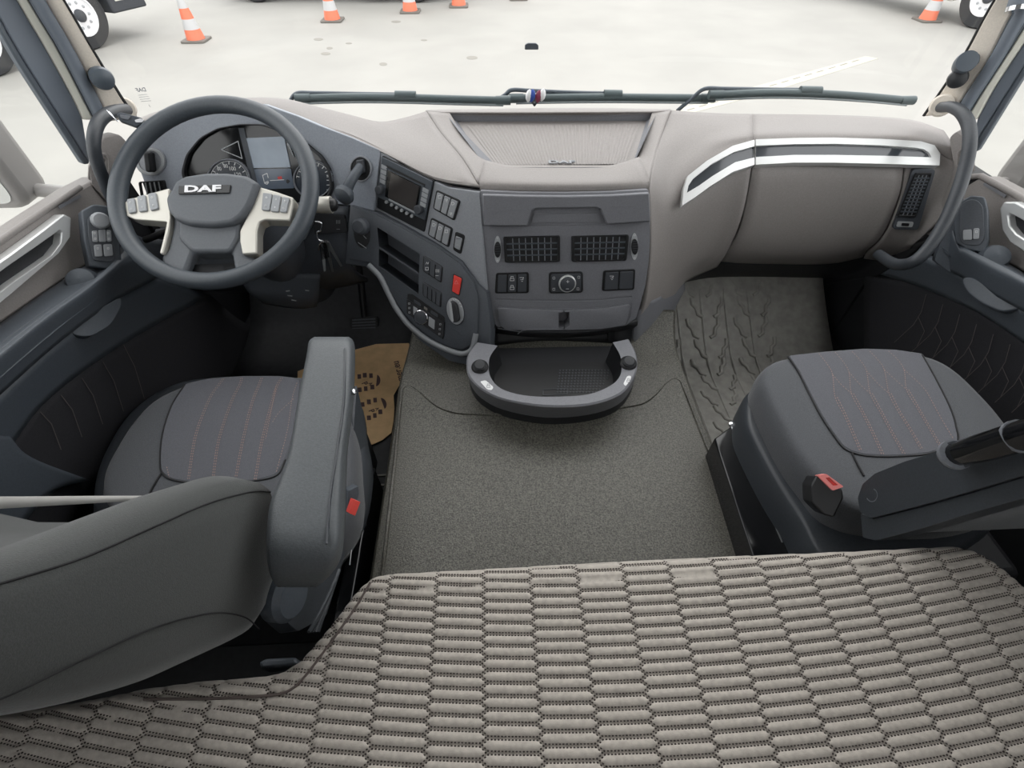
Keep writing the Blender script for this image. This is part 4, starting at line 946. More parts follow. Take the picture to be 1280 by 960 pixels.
xpatch('lower_panel', [[(-120, 602), (0, 495), (60, 441), (110, 401), (150, 374), (200, 347)], [(-60, 680), (19, 552), (62, 498), (130, 446), (200, 403), (262, 370)]], (-.978, -1.0), 'slate', d1, thick=.02)
lf_ = xpatch('fabric_insert', [[(-60, 680), (19, 550), (62, 496), (130, 444), (200, 401), (262, 368)], [(0, 720), (60, 580), (100, 560), (180, 500), (240, 450), (300, 400)], [(40, 760), (112, 606), (150, 590), (220, 540), (280, 480), (340, 420)]], (-1.002, -1.006, -1.008), 'door_fabric', d1, thick=.01)
P_LF = Plane((-1.0, 0, 0), (1, 0, 0))
for k in range(5):
    strokes('stitch_line', [[(50 + 26 * k, 515 - 21 * k), (64 + 26 * k, 530 - 18 * k), (76 + 26 * k, 562 - 16 * k)]], .0012, P_LF, 'stitch_dim', lf_, proud=.001)
xpatch('pocket_edge', [[(-120, 640), (-20, 552), (12, 545)], [(-60, 690), (0, 596), (40, 572)], [(-20, 720), (60, 620), (112, 600)]], (-.985, -.985, -.99), 'slate', d1, thick=.02)
pc = slab('pull_cup', [(86, 416), (100, 404), (122, 387), (150, 371), (152, 382), (138, 407), (114, 421), (97, 421)], Plane((-.952, .85, .47), (1, -.1, .5)), 'slate', d1, proud=.004, back=.02, r=9, n=6, bevel=.008, seg=4)
P_HS = Plane(atX(126, 296, -.975), (.75, -.5, .42))
hs = slab('switch_housing', [(102, 263), (117, 255), (134, 257), (147, 290), (153, 328), (140, 337), (112, 333), (105, 300)], P_HS, 'slate', d1, proud=0, back=.04, r=3, bevel=.003)
slab('switch_plate', [(109, 272), (119, 265), (132, 267), (139, 284), (144, 318), (141, 328), (116, 326), (110, 296)], P_HS, 'panel_dark', hs, proud=.004, back=0, r=5, bevel=.001)
lathe('mirror_knob', P_HS.at(124.5, 276.5), P_HS.n, [(.017, .003), (.017, .012), (.013, .016), (.001, .016)], 'key', hs, n=20)
for q in ([(114, 289), (121, 288.5), (122, 303), (115, 303)], [(122, 288), (131, 287), (132, 303), (123, 303)], [(132, 288), (137.5, 288), (139, 302), (133, 302.5)],
          [(116.5, 306.5), (126, 306), (127.5, 321), (118, 321.5)], [(128, 306), (139, 305.5), (140.5, 320), (129.5, 321)]):
    slab('window_switch', q, P_HS, 'key', hs, proud=.008, back=0, r=2, bevel=.001)
for x, y in ((117, 292), (134, 292), (118, 299), (135, 299), (121, 311), (134, 311)): sym('box', x, y, 1.0, P_HS, hs, 'white_mark', proud=.0086, w=.0006)
lathe('grab_bump', atX(103, 352, -1.0), (.4, -.5, .75), [(.03, -.03), (.03, 0), (.024, .012), (.001, .018)], 'slate', d1, n=18)
# --- passenger door
d2 = slab('door_2', [(1198, 238), (1227, 220), (1280, 249), (1400, 315), (1620, 436), (1620, 600), (1400, 424), (1280, 341), (1250, 325), (1232, 320), (1228, 300), (1210, 270)], P_R, 'taupe_dark', proud=0, back=.05, bevel=.006)
struct(d2, 'passenger door with taupe upper panel and slate armrest')
obj('door_shell', [(1.06, .28, -.02), (1.06, 1.3, -.02), (1.06, 1.25, .62), (1.06, .28, .62), (1.10, .28, -.02), (1.10, 1.3, -.02), (1.10, 1.25, .62), (1.10, .28, .62)],
    [[0, 3, 2, 1], [4, 5, 6, 7], [0, 1, 5, 4], [1, 2, 6, 5], [2, 3, 7, 6], [3, 0, 4, 7]], 'black_soft', d2)
tube('window_sill', [atX(x, y, 1.052) for x, y in ((1200, 222), (1226, 220), (1280, 249), (1400, 314), (1620, 434))], .007, 'taupe', d2, n=10)
strokes('sill_slot', [[(1232, 230), (1258, 245)]], .006, P_R, 'stack_grey', d2, proud=.004)
o = [(1340, 285), (1280, 252), (1266, 252), (1261, 260), (1264, 288), (1274, 303), (1340, 345)]; i = [(1340, 305), (1285, 272), (1275, 267), (1272, 270), (1274, 282), (1282, 292), (1340, 328)]
ring('handle_trim', o, i, P_R, 'silver', d2, proud=.022, back=0, bevel=.005)
slab('handle_recess', i, P_R, 'black_soft', d2, proud=.006, back=0)
xpatch('armrest_groove', [[(1226, 310), (1250, 324), (1280, 341), (1400, 424)], [(1204, 310), (1240, 328), (1280, 349), (1400, 430)]], (1.046, .964), 'slate', d2, thick=.01)
xpatch('armrest', [[(1190, 266), (1198, 302), (1208, 310), (1240, 326), (1280, 347), (1400, 414)], [(1182, 272), (1196, 312), (1208, 320), (1240, 338), (1280, 358), (1400, 426)], [(1165, 325), (1184, 338), (1201, 346), (1235, 365), (1280, 390), (1400, 460)]], (.962, .953, .968), 'slate', d2, thick=.03)
xpatch('lower_panel', [[(1140, 320), (1165, 326), (1201, 346), (1235, 365), (1280, 390), (1400, 460)], [(1100, 343), (1145, 357), (1208, 384), (1240, 402), (1280, 429), (1400, 510)]], (.978, 1.0), 'slate', d2, thick=.02)
rf_ = xpatch('fabric_insert', [[(1080, 345), (1145, 355), (1208, 382), (1240, 400), (1280, 427), (1400, 508)], [(1080, 385), (1140, 400), (1200, 425), (1230, 445), (1280, 480), (1400, 560)], [(1080, 460), (1130, 470), (1190, 500), (1220, 520), (1280, 560), (1400, 640)]], (1.002, 1.006, 1.008), 'door_fabric', d2, thick=.01)
P_RF = Plane((1.0, 0, 0), (-1, 0, 0))
for k in range(8):
    x, y = 1158 + 21 * k, 368 + 12.5 * k
    strokes('stitch_line', [[(x, y), (x - 6, y + 22), (x - 16, y + 38), (x - 40, y + 60)]], .0012, P_RF, 'stitch_dim', rf_, proud=.001)
    strokes('stitch_line', [[(x - 10, y + 28), (x - 2, y + 46), (x - 12, y + 66)]], .0012, P_RF, 'stitch_dim', rf_, proud=.001)
slab('pull_cup', [(1201, 348), (1216, 346), (1245, 363), (1274, 380), (1276, 387), (1252, 391), (1225, 379), (1207, 364)], Plane((.952, .85, .47), (-1, -.1, .5)), 'slate', d2, proud=.004, back=.02, r=9, n=6, bevel=.008, seg=4)
P_HR = Plane(atX(1213, 280, .965), (-.75, -.5, .42))
hs = slab('switch_housing', [(1192, 262), (1200, 252), (1214, 244), (1231, 246), (1235, 262), (1236, 300), (1231, 316), (1208, 312), (1194, 303)], P_HR, 'slate', d2, proud=0, back=.04, r=3, bevel=.003)
slab('switch_plate', [(1200, 257), (1210, 249.5), (1222, 250), (1229, 258), (1231, 298), (1225, 307), (1204, 306), (1199, 296)], P_HR, 'panel_dark', hs, proud=.003, back=0, r=5, bevel=.001)
for q in ([(1204, 288), (1215, 287), (1215.5, 300), (1204, 300.5)], [(1217, 286), (1224.5, 285.5), (1224, 299), (1216.5, 299.5)]):
    slab('window_switch', q, P_HR, 'key', hs, proud=.008, back=0, r=2, bevel=.001)
sym('box', 1221, 290, 1.2, P_HR, hs, 'white_mark', proud=.0086, w=.0006)
slab('armrest_front', [(1168, 326), (1180, 290), (1192, 258), (1200, 252), (1196, 285), (1197, 302), (1208, 314), (1201, 346), (1184, 338)], Plane(atX(1190, 300, .957), (-.7, -.6, .3)), 'slate', d2, proud=0, back=.03, r=3, bevel=.004)
lathe('grab_bump', atX(1243, 322, 1.0), (-.4, -.5, .75), [(.03, -.03), (.03, 0), (.024, .012), (.001, .018)], 'slate', d2, n=18)

# ================================================================ FLOOR: tunnel, mats, tray
# corners between the doors and the firewall
for s, nm in ((-1, 'left'), (1, 'right')):
    w = box('wall_' + nm, (s * 1.07, 1.40, .23), .04, .36, .52, 'black_soft'); struct(w, 'black footwell side panel ahead of the door')
TU = thing('engine_tunnel_cover', 'speckled dark grey moulded rubber cover over the flat engine tunnel', 'floor cover', (0, .6, 0))
rows = []
for Y, zt, xl, xr in ((.212, .200, -.40, .39), (.3, .200, -.40, .39), (.5, .200, -.40, .388), (.7, .200, -.40, .387), (.80, .201, -.40, .386), (.86, .204, -.40, .386), (.91, .207, -.398, .385), (.96, .210, -.392, .385), (1.0, .218, -.386, .388), (1.05, .235, -.378, .395), (1.09, .25, -.372, .405)):
    e = .03
    rows.append([Vector((xl - .012, Y, .0)), Vector((xl - .004, Y, zt * .6)), Vector((xl, Y, zt - .022)), Vector((xl + .010, Y, zt - .005)), Vector((xl + e, Y, zt)), Vector((xl * .5, Y, zt + .001)), Vector((0, Y, zt + .0015)),
                 Vector((xr * .5, Y, zt + .001)), Vector((xr - e, Y, zt)), Vector((xr - .010, Y, zt - .005)), Vector((xr, Y, zt - .022)), Vector((xr + .004, Y, zt * .6)), Vector((xr + .012, Y, .0))])
patch('tunnel_mat', rows, 'tunnel', TU, su=4, sv=4, thick=.004, raw=True)
bead = [(472, 760), (478.5, 713), (491, 600), (501, 500), (504, 486), (512, 482.5), (524, 489), (540, 503), (556, 512), (580, 517), (640, 519), (690, 522), (740, 518), (775, 510), (802, 504.5), (818, 494), (830, 481), (840, 474), (848, 475), (854, 484), (880, 548), (910, 622), (934, 684), (960, 748)]
tube('raised_border', spl([atZ(x, y, .2015) for x, y in bead], 110), .0040, 'tunnel', TU, n=6)

PM = thing('floor_mat', 'grey rubber passenger floor mat with raised tread pattern', 'floor mat', (.68, .9, 0))
mrows = [[Vector((x, Y, z)) for x in (.405, .6, .8, 1.0)] for Y, z in ((.45, .006), (.75, .006), (.98, .006), (1.06, .010), (1.12, .03), (1.28, .13), (1.42, .24), (1.49, .33))]
patch('mat_sheet', mrows, 'floor_rubber', PM, su=3, sv=5, thick=.005, raw=True)
def mat_z(y):
    if y < 1.03: return .0075
    if y < 1.12: return .0075 + (y - 1.03) / .09 * .025
    return .032 + (y - 1.12) * .62
random.seed(4)
def tread(x, y, flip):
    L = [(-.022, -.028), (-.006, -.020), (-.002, 0), (.010, .010), (.012, .030)]
    if flip: L = [(-a, b) for a, b in L]
    P = [Vector((x + a, y + b, mat_z(y + b) - .0022)) for a, b in L]
    tube('tread_block', P, .0062, 'floor_rubber', PM, n=8)
for j in range(13):
    for i in range(5):
        x = .445 + i * .082; y = .70 + j * .062
        if y > 1.44: continue
        tread(x + (.02 if j % 2 else 0), y, i % 2 == 1)
for i in range(4):
    x = .485 + i * .082
    tube('mat_groove', [Vector((x, yy, mat_z(yy) - .0012)) for yy in (.55, .8, 1.03, 1.12, 1.3, 1.45)], .003, 'floor_rubber', PM, n=5)
DM = thing('floor_mat', 'dark rubber driver floor mat partly under the brown paper', 'floor mat', (-.68, .9, 0))
patch('mat_sheet', [[Vector((x, Y, z)) for x in (-1.0, -.8, -.6, -.415)] for Y, z in ((.3, .006), (.7, .006), (1.1, .006), (1.28, .02), (1.36, .06), (1.49, .2))], 'floor_dark', DM, su=3, sv=4, thick=.005, raw=True)
for i in range(4):
    tube('mat_rib', [Vector((-.42 - .001, .62 + i * .03, .009)), Vector((-.50, .62 + i * .03, .009))], .003, 'floor_rubber', DM, n=5)

# brown paper foot mat with boot prints
PA = thing('paper_floor_mat', 'brown kraft paper foot mat printed with two dark boot soles', 'paper mat', tuple(atZ(470, 500, .012)))
PZ = .013; P_PA = Plane((0, 0, PZ), (0, 0, 1))
out = [(444, 437), (476, 428.5), (507.6, 420.6), (513, 434), (513.5, 450), (508, 465), (501.6, 477), (492, 494), (493, 510), (492, 525), (489, 541), (478, 550), (465.5, 555.5), (440, 560), (395, 530), (372, 478), (372, 464)]
prism('paper_sheet', [P_PA.at(*p) for p in out], (0, 0, -.0015), 'paper', PA)
Zc = lambda x, y: (340 + x * .171875, 400 + y * .171875)
blocks = [(720, 405), (675, 402), (635, 412), (730, 488), (682, 500), (638, 508), (750, 583), (705, 595), (660, 615), (788, 668), (748, 695), (705, 712)]
for k, (x, y) in enumerate(blocks):
    a = Zc(x, y); s = 1 if k % 2 else .9
    slab('boot_print_block', [(a[0] - 2.6 * s, a[1] - 2.7), (a[0] + 2.2 * s, a[1] - 2.9), (a[0] + 2.6 * s, a[1] + 2.6), (a[0] - 2.3 * s, a[1] + 2.9)], P_PA, 'paper_print', PA, proud=.0006, back=0)
for (x, y), rot in (((768, 440), .1), ((812, 610), -.35)):
    c = Zc(x, y)
    E_ = [ell(c[0] - 2.5, c[1], 6, 7.4, 12, rot, -1.35, 1.35)][0]
    slab('boot_print_toe', E_, P_PA, 'paper_print', PA, proud=.0006, back=0)
for ch, x, y in (('A', 703, 468), ('P', 655, 470), ('A', 752, 650), ('P', 706, 670)):
    a = Zc(x, y); text('boot_print_letter', ch, (a[0] - .4, a[1] - 1.4), (a[0] + 1.2, a[1] + 1.6), P_PA, 'paper_print', PA, proud=.0004, depth=.0003, bold=.02)
text('printed_lettering', 'mer.eu', (505, 475), (498, 451), P_PA, 'paper_print', PA, proud=.0004, depth=.0003, bold=.01)
PE = thing('brake_pedal', 'dark ribbed foot pedal in the driver footwell', 'pedal', (-.55, 1.3, .1))
P_PE = Plane(atY(455, 402, 1.32), (0, -.8, .6))
slab('pedal_plate', [(437, 397), (472, 395), (473, 413), (438, 415)], P_PE, 'floor_dark', PE, proud=0, back=.012, r=3, bevel=.003)
for k in range(4): strokes('pedal_rib', [[(441, 400 + k * 3.6), (469, 398.5 + k * 3.6)]], .005, P_PE, 'panel_dark', PE, proud=.003)
tube('pedal_arm', [P_PE.at(455, 398) - P_PE.n * .01, P_PE.at(455, 398) + Vector((0, .12, .18))], .012, 'black', PE, n=8)

# ---------------------------------------------------------------- pull-out tray at the foot of the centre stack
TY = thing('storage_tray', 'dark grey rounded pull-out storage tray under the centre stack', 'tray', (0, .8, .2))
ot = [(597, 428), (587, 442), (585, 455), (588, 470), (604, 486), (632, 498.5), (682, 506), (735, 504), (774, 491), (791, 470), (795, 455), (793, 440), (785, 424)]
ob = [(597, 436), (588, 452), (586, 466), (589, 482), (602, 498), (630, 512.5), (682, 522), (735, 518.5), (772, 506), (790, 484), (794, 466), (793, 450), (785, 432)]
it = [(622, 432), (613, 445), (611, 456), (613, 471), (626, 485.5), (654, 494), (691, 496), (735, 493), (763, 482), (775, 470), (777, 457), (775, 444), (766, 428)]
N = 49
def zspl(L, z): return [atZ(p.x, p.y, z) for p in spl([Vector((a, b, 0)) for a, b in L], N)]
OT, OB, IT = zspl(ot, .305), zspl(ob, .228), zspl(it, .305)
cen = sum(IT, Vector()) / N
IB = [Vector((cen.x + (p.x - cen.x) * .93, cen.y + (p.y - cen.y) * .93, .243)) for p in IT]
OT2 = [p + (q - p).normalized() * .004 + Vector((0, 0, -.004)) for p, q in zip(OT, [p * 2 - q for p, q in zip(OT, IT)])]
loops = [OB, OT2, OT, IT, IB]
v = [p for L in loops for p in L]; f = []
for k in range(4):
    for i in range(N - 1): f.append([k * N + i, k * N + i + 1, (k + 1) * N + i + 1, (k + 1) * N + i])
f.append([4 * N + i for i in range(N)]); f.append([i for i in range(N)])
obj('tray_wall', OB + OT2, [[i, i + 1, N + i + 1, N + i] for i in range(N - 1)], 'stack_grey', TY)
obj('tray_top', OT2 + OT + IT, [[k * N + i, k * N + i + 1, (k + 1) * N + i + 1, (k + 1) * N + i] for k in range(2) for i in range(N - 1)], 'stack_grey', TY)
obj('tray_bowl', IT + IB, [[i, i + 1, N + i + 1, N + i] for i in range(N - 1)] + [[N + i for i in range(N)]], 'black', TY)
obj('tray_base', [p + Vector((0, 0, 0)) for p in OB] + [Vector((p.x, p.y, .2)) for p in OB], [[i, i + 1, N + i + 1, N + i] for i in range(N - 1)] + [[i for i in range(N)]], 'black_soft', TY)
bw = patch('tray_back', [[Vector((-.20, 1.03, .30)), Vector((0, 1.05, .30)), Vector((.25, 1.03, .30))], [Vector((-.20, .985, .215)), Vector((0, 1.0, .215)), Vector((.25, .985, .215))]], 'black', TY, raw=True, thick=.006)
P_TB = Plane((0, 0, .2435), (0, 0, 1))
for r_ in range(9):
    for c_ in range(16):
        x, y = 700 + c_ * 4.0 - r_ * .4, 463 + r_ * 3.4
        if (x - 692) / 75 + (r_ / 30) > 1.0: continue
        slab('grip_stud', [(x - 1.2, y), (x, y - 1.1), (x + 1.2, y), (x, y + 1.1)], P_TB, 'key_dark', TY, proud=.0012, back=0)
strokes('badge_outline', [[(679, 487), (709, 486), (709, 493), (679, 494), (679, 487)]], .0014, P_TB, 'key_dark', TY, proud=.001)
P_TT = Plane((0, 0, .305), (0, 0, 1))
for x, y in ((600, 459.5), (785, 455)):
    s = lathe('power_socket', P_TT.at(x, y), (0, -.25, 1), [(.021, -.004), (.021, .004), (.018, .008), (.0165, .009)], 'black', TY, n=24)
    lathe('socket_cap', P_TT.at(x, y), (0, -.25, 1), [(.0165, .006), (.016, .013), (.012, .017), (.001, .018)], 'rubber', s, n=24)
for q, k in (([(600, 477), (607, 475.5), (617, 484), (614.5, 488), (609, 487)], 0), ([(779, 480), (784, 470), (789, 470), (788, 475), (782, 483)], 1)):
    lb_ = slab('socket_label', q, P_TT, 'white_mark', TY, proud=.0008, back=0, r=2)
    c = (sum(a for a, _ in q) / 5, sum(b for _, b in q) / 5)
    sym('lock', c[0] + 1, c[1], 2.0, P_TT, lb_, 'panel_grey', proud=.0014, w=.001)

# ================================================================ SEATS
def cushion(name, outline, ztop, m, parent, depth=.11, n=72):
    """a soft block: outline on its top edge, rolled over rim and gently domed top"""
    P = spl([Vector(p) for p in outline] + [Vector(outline[0])], n + 1)[:-1]
    c = sum(P, Vector()) / n
    prof = [(.965, -depth), (.99, -depth * .8), (1.0, -depth * .45), (.998, -.030), (.985, -.014), (.965, -.005), (.94, -.0005), (.9, .001), (.7, .002), (.45, .003), (.2, .003)]
    v = []; f = []
    for s, dz in prof:
        for p in P: v.append(Vector((c.x + (p.x - c.x) * s, c.y + (p.y - c.y) * s, ztop + dz)))
    for k in range(len(prof) - 1):
        for i in range(n): f.append([k * n + i, k * n + (i + 1) % n, (k + 1) * n + (i + 1) % n, (k + 1) * n + i])
    f.append(list(range((len(prof) - 1) * n, len(prof) * n))); f.append(list(range(n))[::-1])
    return obj(name, v, f, m, parent, angle=80)
def dashes(name, lines, pl, m, parent, w=.0014, on=.0035, off=.003, proud=.003):
    v = []; f = []
    for L in lines:
        P = spl([pl.at(*p) + pl.n * proud for p in L], 40); acc = 0.0
        for a, b in zip(P[:-1], P[1:]):
            d = b - a; L_ = d.length; d.normalize(); s = d.cross(pl.n) * (w / 2); x = 0.0
            while x < L_:
                ph = (acc + x) % (on + off); step = (on - ph) if ph < on else (on + off - ph); step = min(max(step, 1e-4), L_ - x)
                if ph < on and step > 3e-4:
                    i = len(v); p0, p1 = a + d * x, a + d * (x + step); v += [p0 - s, p0 + s, p1 + s, p1 - s]; f.append([i, i + 1, i + 2, i + 3])
                x += max(step, 1e-4)
            acc += L_
    o_ = obj(name, v, f, m, parent, smooth=False); o_['kind'] = 'stuff'; return o_
def shift(L, dx): return [(x + dx, y) for x, y in L]

# ---------------------------------------------------------------- driver seat
DS = thing('driver_seat', 'charcoal fabric driver seat with padded backrest and raised grey armrest', 'seat', (-.69, .55, 0))
ZD = .36; P_D = Plane((0, 0, ZD), (0, 0, 1))
do = [(121, 618), (124, 592), (136, 566), (160, 528), (189, 498), (226, 480), (261, 471), (306, 468), (354, 468), (402, 470), (426, 484), (438, 520), (444, 570), (436, 640), (380, 690), (260, 690), (160, 670)]
dcu = cushion('seat_cushion', [atZ(x, y, ZD) for x, y in do], ZD, 'seat_fabric', DS, .12)
ins = [(231.5, 481), (217, 503), (210, 520), (204, 540), (201, 560), (200.5, 580), (203, 591.5), (215, 600), (247.5, 604.7), (284.7, 604), (322, 601), (347, 594), (357, 575), (366, 545), (373, 500), (375, 474), (350, 471), (306, 471), (262, 474)]
P_D1 = Plane((0, 0, ZD + .0025), (0, 0, 1))
slab('seat_insert', ins, P_D, 'seat_insert', dcu, proud=.0035, back=0, r=6, bevel=.002)
seam = ins[:13]
tube('seam', spl([P_D1.at(*p) + Vector((0, 0, .0012)) for p in seam], 60), .0016, 'seam', dcu, n=6)
tube('seam', [P_D1.at(202, 592) + Vector((0, 0, .001)), P_D1.at(190, 612) + Vector((0, 0, .001)), P_D1.at(176, 640)], .002, 'seam', dcu, n=6, samples=8)
ST = [[(279, 475), (274, 482), (262, 500), (245, 545), (236, 600)], [(302, 474), (300, 482), (290, 502), (274, 550), (266, 603)], [(327, 474), (324, 482), (315, 505), (304, 550), (294, 603)], [(352, 474), (346, 484), (341, 500), (328, 550), (319, 601)],
      [(346, 484), (340, 515), (333, 550)], [(368, 500), (350, 517), (341, 530)], [(372, 480), (366, 500), (360, 540), (346, 593)]]
dashes('stitching', ST + [shift(l, 2.2) for l in ST[:4]] + [[(210, 585), (213, 598)]], P_D, 'stitch', dcu, proud=.0045)
dpan = [(108, 640), (112, 600), (126, 562), (152, 520), (184, 492), (222, 474), (262, 468), (306, 466), (370, 468), (440, 486), (452, 530), (458, 580), (440, 650), (380, 710), (260, 710), (150, 690)]
cushion('seat_pan', [atZ(x, y, ZD - .06) for x, y in dpan], ZD - .06, 'seat_plastic', DS, .10)
prism('seat_base', [(-.90, .36, .04), (-.47, .36, .04), (-.46, .74, .04), (-.88, .74, .04)], (0, 0, .20), 'black_soft', DS, bevel=.02)
# backrest: lofted along the recline, camera sees its inner side
fr = [(341, 603), (322, 600), (300, 602), (262, 614), (200, 641), (110, 681), (0, 717), (-120, 752), (-300, 800)]
re = [(343, 752), (338, 772), (322, 794), (240, 836), (187, 859), (112, 879), (0, 898), (-120, 915), (-300, 935)]
sec = [(-.462, .02), (-.448, .12), (-.442, .3), (-.441, .55), (-.443, .80), (-.449, .93), (-.462, 1.0), (-.485, 1.035), (-.515, .99), (-.56, .84), (-.62, .74), (-.69, .72), (-.76, .74), (-.82, .84), (-.865, .99), (-.895, 1.035), (-.918, 1.0), (-.931, .93), (-.938, .8), (-.94, .55), (-.938, .3), (-.932, .12), (-.918, .02), (-.88, -.04), (-.78, -.07), (-.69, -.08), (-.60, -.07), (-.50, -.04)]
FR = spl([atX(x, y, -.445) for x, y in fr], 40); RE = spl([atX(x, y, -.445) for x, y in re], 40)
v = []; f = []; K = len(sec)
for a, b in zip(FR, RE):
    for X, t_ in sec:
        p = b.lerp(a, t_); v.append(Vector((X, p.y, p.z)))
for k in range(39):
    for i in range(K): f.append([k * K + i, k * K + (i + 1) % K, (k + 1) * K + (i + 1) % K, (k + 1) * K + i])
f += [list(range(K))[::-1], list(range(39 * K, 40 * K))]
bk = obj('backrest', v, f, 'seat_side', DS, angle=50)
tube('piping', [Vector((-.4485, p.y, p.z)) for p in [b.lerp(a, .92) for a, b in zip(FR, RE)]], .0010, 'seam', bk, n=6)
lsm = [(324, 786), (307, 772), (277, 766), (240, 771), (187, 787), (112, 821), (0, 874), (-120, 910)]
tube('piping', spl([atX(x, y, -.4405) for x, y in lsm], 50), .0009, 'seam', bk, n=6)
# armrest
P_A = Plane((0, 0, .625), (0, 0, 1))
AR = [(394, 436, 421, .612), (387, 442, 427, .621), (384, 444, 445, .625), (373, 442, 500, .625), (363, 435, 560, .625), (351, 433, 598, .625), (338, 432, 632, .625), (334, 430, 675, .622), (335, 424, 703, .606), (341, 408, 724, .575), (348, 395, 734, .54)]
am = patch('armrest', [[atZ(l - 1, y, z - .03), atZ(l, y, z - .008), atZ(l + (r - l) * .10, y, z), atZ(l + (r - l) * .5, y, z + .001), atZ(l + (r - l) * .78, y, z), atZ(l + (r - l) * .92, y, z - .006), atZ(r, y, z - .03)] for l, r, y, z in AR], 'arm_plastic', DS, raw=True, su=4, sv=4, thick=.045)
tube('armrest_crease', spl([P_A.at(x, y) for x, y in ((431, 436), (430, 500), (422, 560), (413, 620), (408, 680))], 24), .0016, 'seat_plastic', am, n=6)
lathe('armrest_screw', P_A.at(440, 483) - Vector((0, 0, .012)), (.8, 0, .6), [(.004, -.004), (.004, .0015), (.001, .002)], 'chrome', am, n=8)
# cover, buckle and cables at the seat side
P_SC = Plane((-.43, .45, .3), (1, 0, .25))
slab('side_cover', [(446, 480), (457, 530), (458, 565), (452, 620), (440, 660), (424, 720), (408, 770), (372, 790), (350, 770), (360, 740), (425, 690), (440, 560)], P_SC, 'seat_plastic', DS, proud=0, back=.03, bevel=.006, r=4)
bu = slab('belt_buckle', [(434, 612), (446, 606), (447, 616), (440, 640), (432, 640)], Plane(atX(440, 625, -.385), (.5, -.5, .6)), 'slate', DS, proud=.01, back=.02, r=2, bevel=.003)
slab('release_button', [(434, 640), (440, 623), (447.5, 626), (441, 643)], Plane(atX(440, 634, -.375), (.5, -.5, .6)), 'red_buckle', bu, proud=.014, back=.008, r=1, bevel=.002)
for k in range(4):
    tube('cable', [atX(424 - k * 3, 712 + 8 * k, -.40), atX(410 - k * 3.5, 752 + 5 * k, -.405), atX(398 - k * 4, 790, -.41)], .0028, 'seat_plastic', DS, n=6, samples=10)
lathe('recliner_knob', atX(362, 745, -.43), (1, -.2, .2), [(.035, -.02), (.035, .0), (.028, .008), (.001, .01)], 'slate', DS, n=24)
prism('rail_plate', [(-.455, .22, 0), (-.425, .22, 0), (-.425, .62, 0), (-.455, .62, 0)], (0, 0, .19), 'black_gloss', DS, bevel=.004)
tube('rail_edge', [atX(447, 604, -.424), atX(443, 650, -.424), atX(437, 706, -.424)], .0013, 'metal_scratch', DS, n=6)
prism('rail_foot', [(-.50, .18, 0), (-.415, .18, 0), (-.415, .66, 0), (-.50, .66, 0)], (0, 0, .015), 'black', DS)
# seat belt strap
SB = thing('seat_belt', 'pale grey seat belt strap stretched across the driver backrest', 'seat belt', (-.62, .3, .6))
up = [(-200, 616, -.74), (-60, 620, -.66), (0, 621, -.62), (120, 620, -.565), (200, 619.5, -.535), (250, 619, -.52)]
dn = [(-200, 655, -.74), (-60, 641, -.66), (0, 636, -.62), (120, 629, -.565), (200, 624, -.535), (250, 621, -.52)]
patch('strap', [[atX(*p) for p in up], [atX(*p) for p in dn]], 'belt', SB, raw=True, thick=.0015, su=4, sv=1)

# ---------------------------------------------------------------- passenger seat
PS = thing('passenger_seat', 'charcoal passenger seat with pale pink stitched cushion and plastic sided backrest', 'seat', (.62, .55, 0))
ZP = .42; P_P = Plane((0, 0, ZP), (0, 0, 1))
po = [(950, 478), (951, 463), (962, 451), (985, 444.5), (1040, 439), (1095, 437), (1140, 439), (1172, 446), (1200, 462), (1232, 492), (1260, 524), (1290, 570), (1290, 620), (1220, 650), (1110, 650), (1050, 632), (1018, 598), (990, 560), (964, 512)]
pcu = cushion('seat_cushion', [atZ(x, y, ZP) for x, y in po], ZP, 'seat_fabric', PS, .10)
T = lambda x, y: (880 + x * .3125, 420 + y * .3125)
pin = [T(*p) for p in ((335, 82), (375, 140), (420, 230), (470, 325), (520, 400), (555, 445), (590, 465), (640, 478), (720, 483), (810, 480), (900, 470), (1010, 430), (1008, 360), (990, 300), (960, 235), (910, 140), (872, 74), (760, 58), (640, 54), (480, 66))]
slab('seat_insert', pin, P_P, 'seat_insert', pcu, proud=.0035, back=0, r=4, bevel=.002)
P_P1 = Plane((0, 0, ZP + .0035), (0, 0, 1))
tube('seam', spl([P_P1.at(*p) for p in pin[:17]], 80), .0017, 'seam', pcu, n=6)
tube('seam', [P_P1.at(*T(592, 468)), P_P1.at(*T(612, 510)), P_P1.at(*T(640, 560))], .002, 'seam', pcu, n=6, samples=8)
SL = [[(456, 76), (490, 120), (510, 160), (520, 250), (555, 320), (590, 400), (618, 465)], [(520, 70), (550, 105), (575, 150), (585, 235), (625, 310), (665, 390), (705, 478)], [(588, 68), (618, 100), (645, 145), (660, 235), (700, 310), (742, 390), (790, 476)],
      [(658, 66), (690, 100), (716, 140), (735, 235), (770, 305), (810, 370), (860, 456)], [(733, 66), (765, 95), (795, 140), (805, 220), (845, 290), (885, 360), (935, 445)],
      [(510, 160), (545, 200), (585, 235)], [(575, 150), (620, 200), (660, 235)], [(645, 145), (690, 195), (735, 235)], [(716, 140), (765, 185), (805, 220)], [(795, 140), (845, 185), (885, 230), (940, 330), (990, 415)]]
SLp = [[T(*p) for p in l] for l in SL]
dashes('stitching', SLp + [shift(l[3:], 2.6) for l in SLp[:5]], P_P, 'stitch', pcu, proud=.0045)
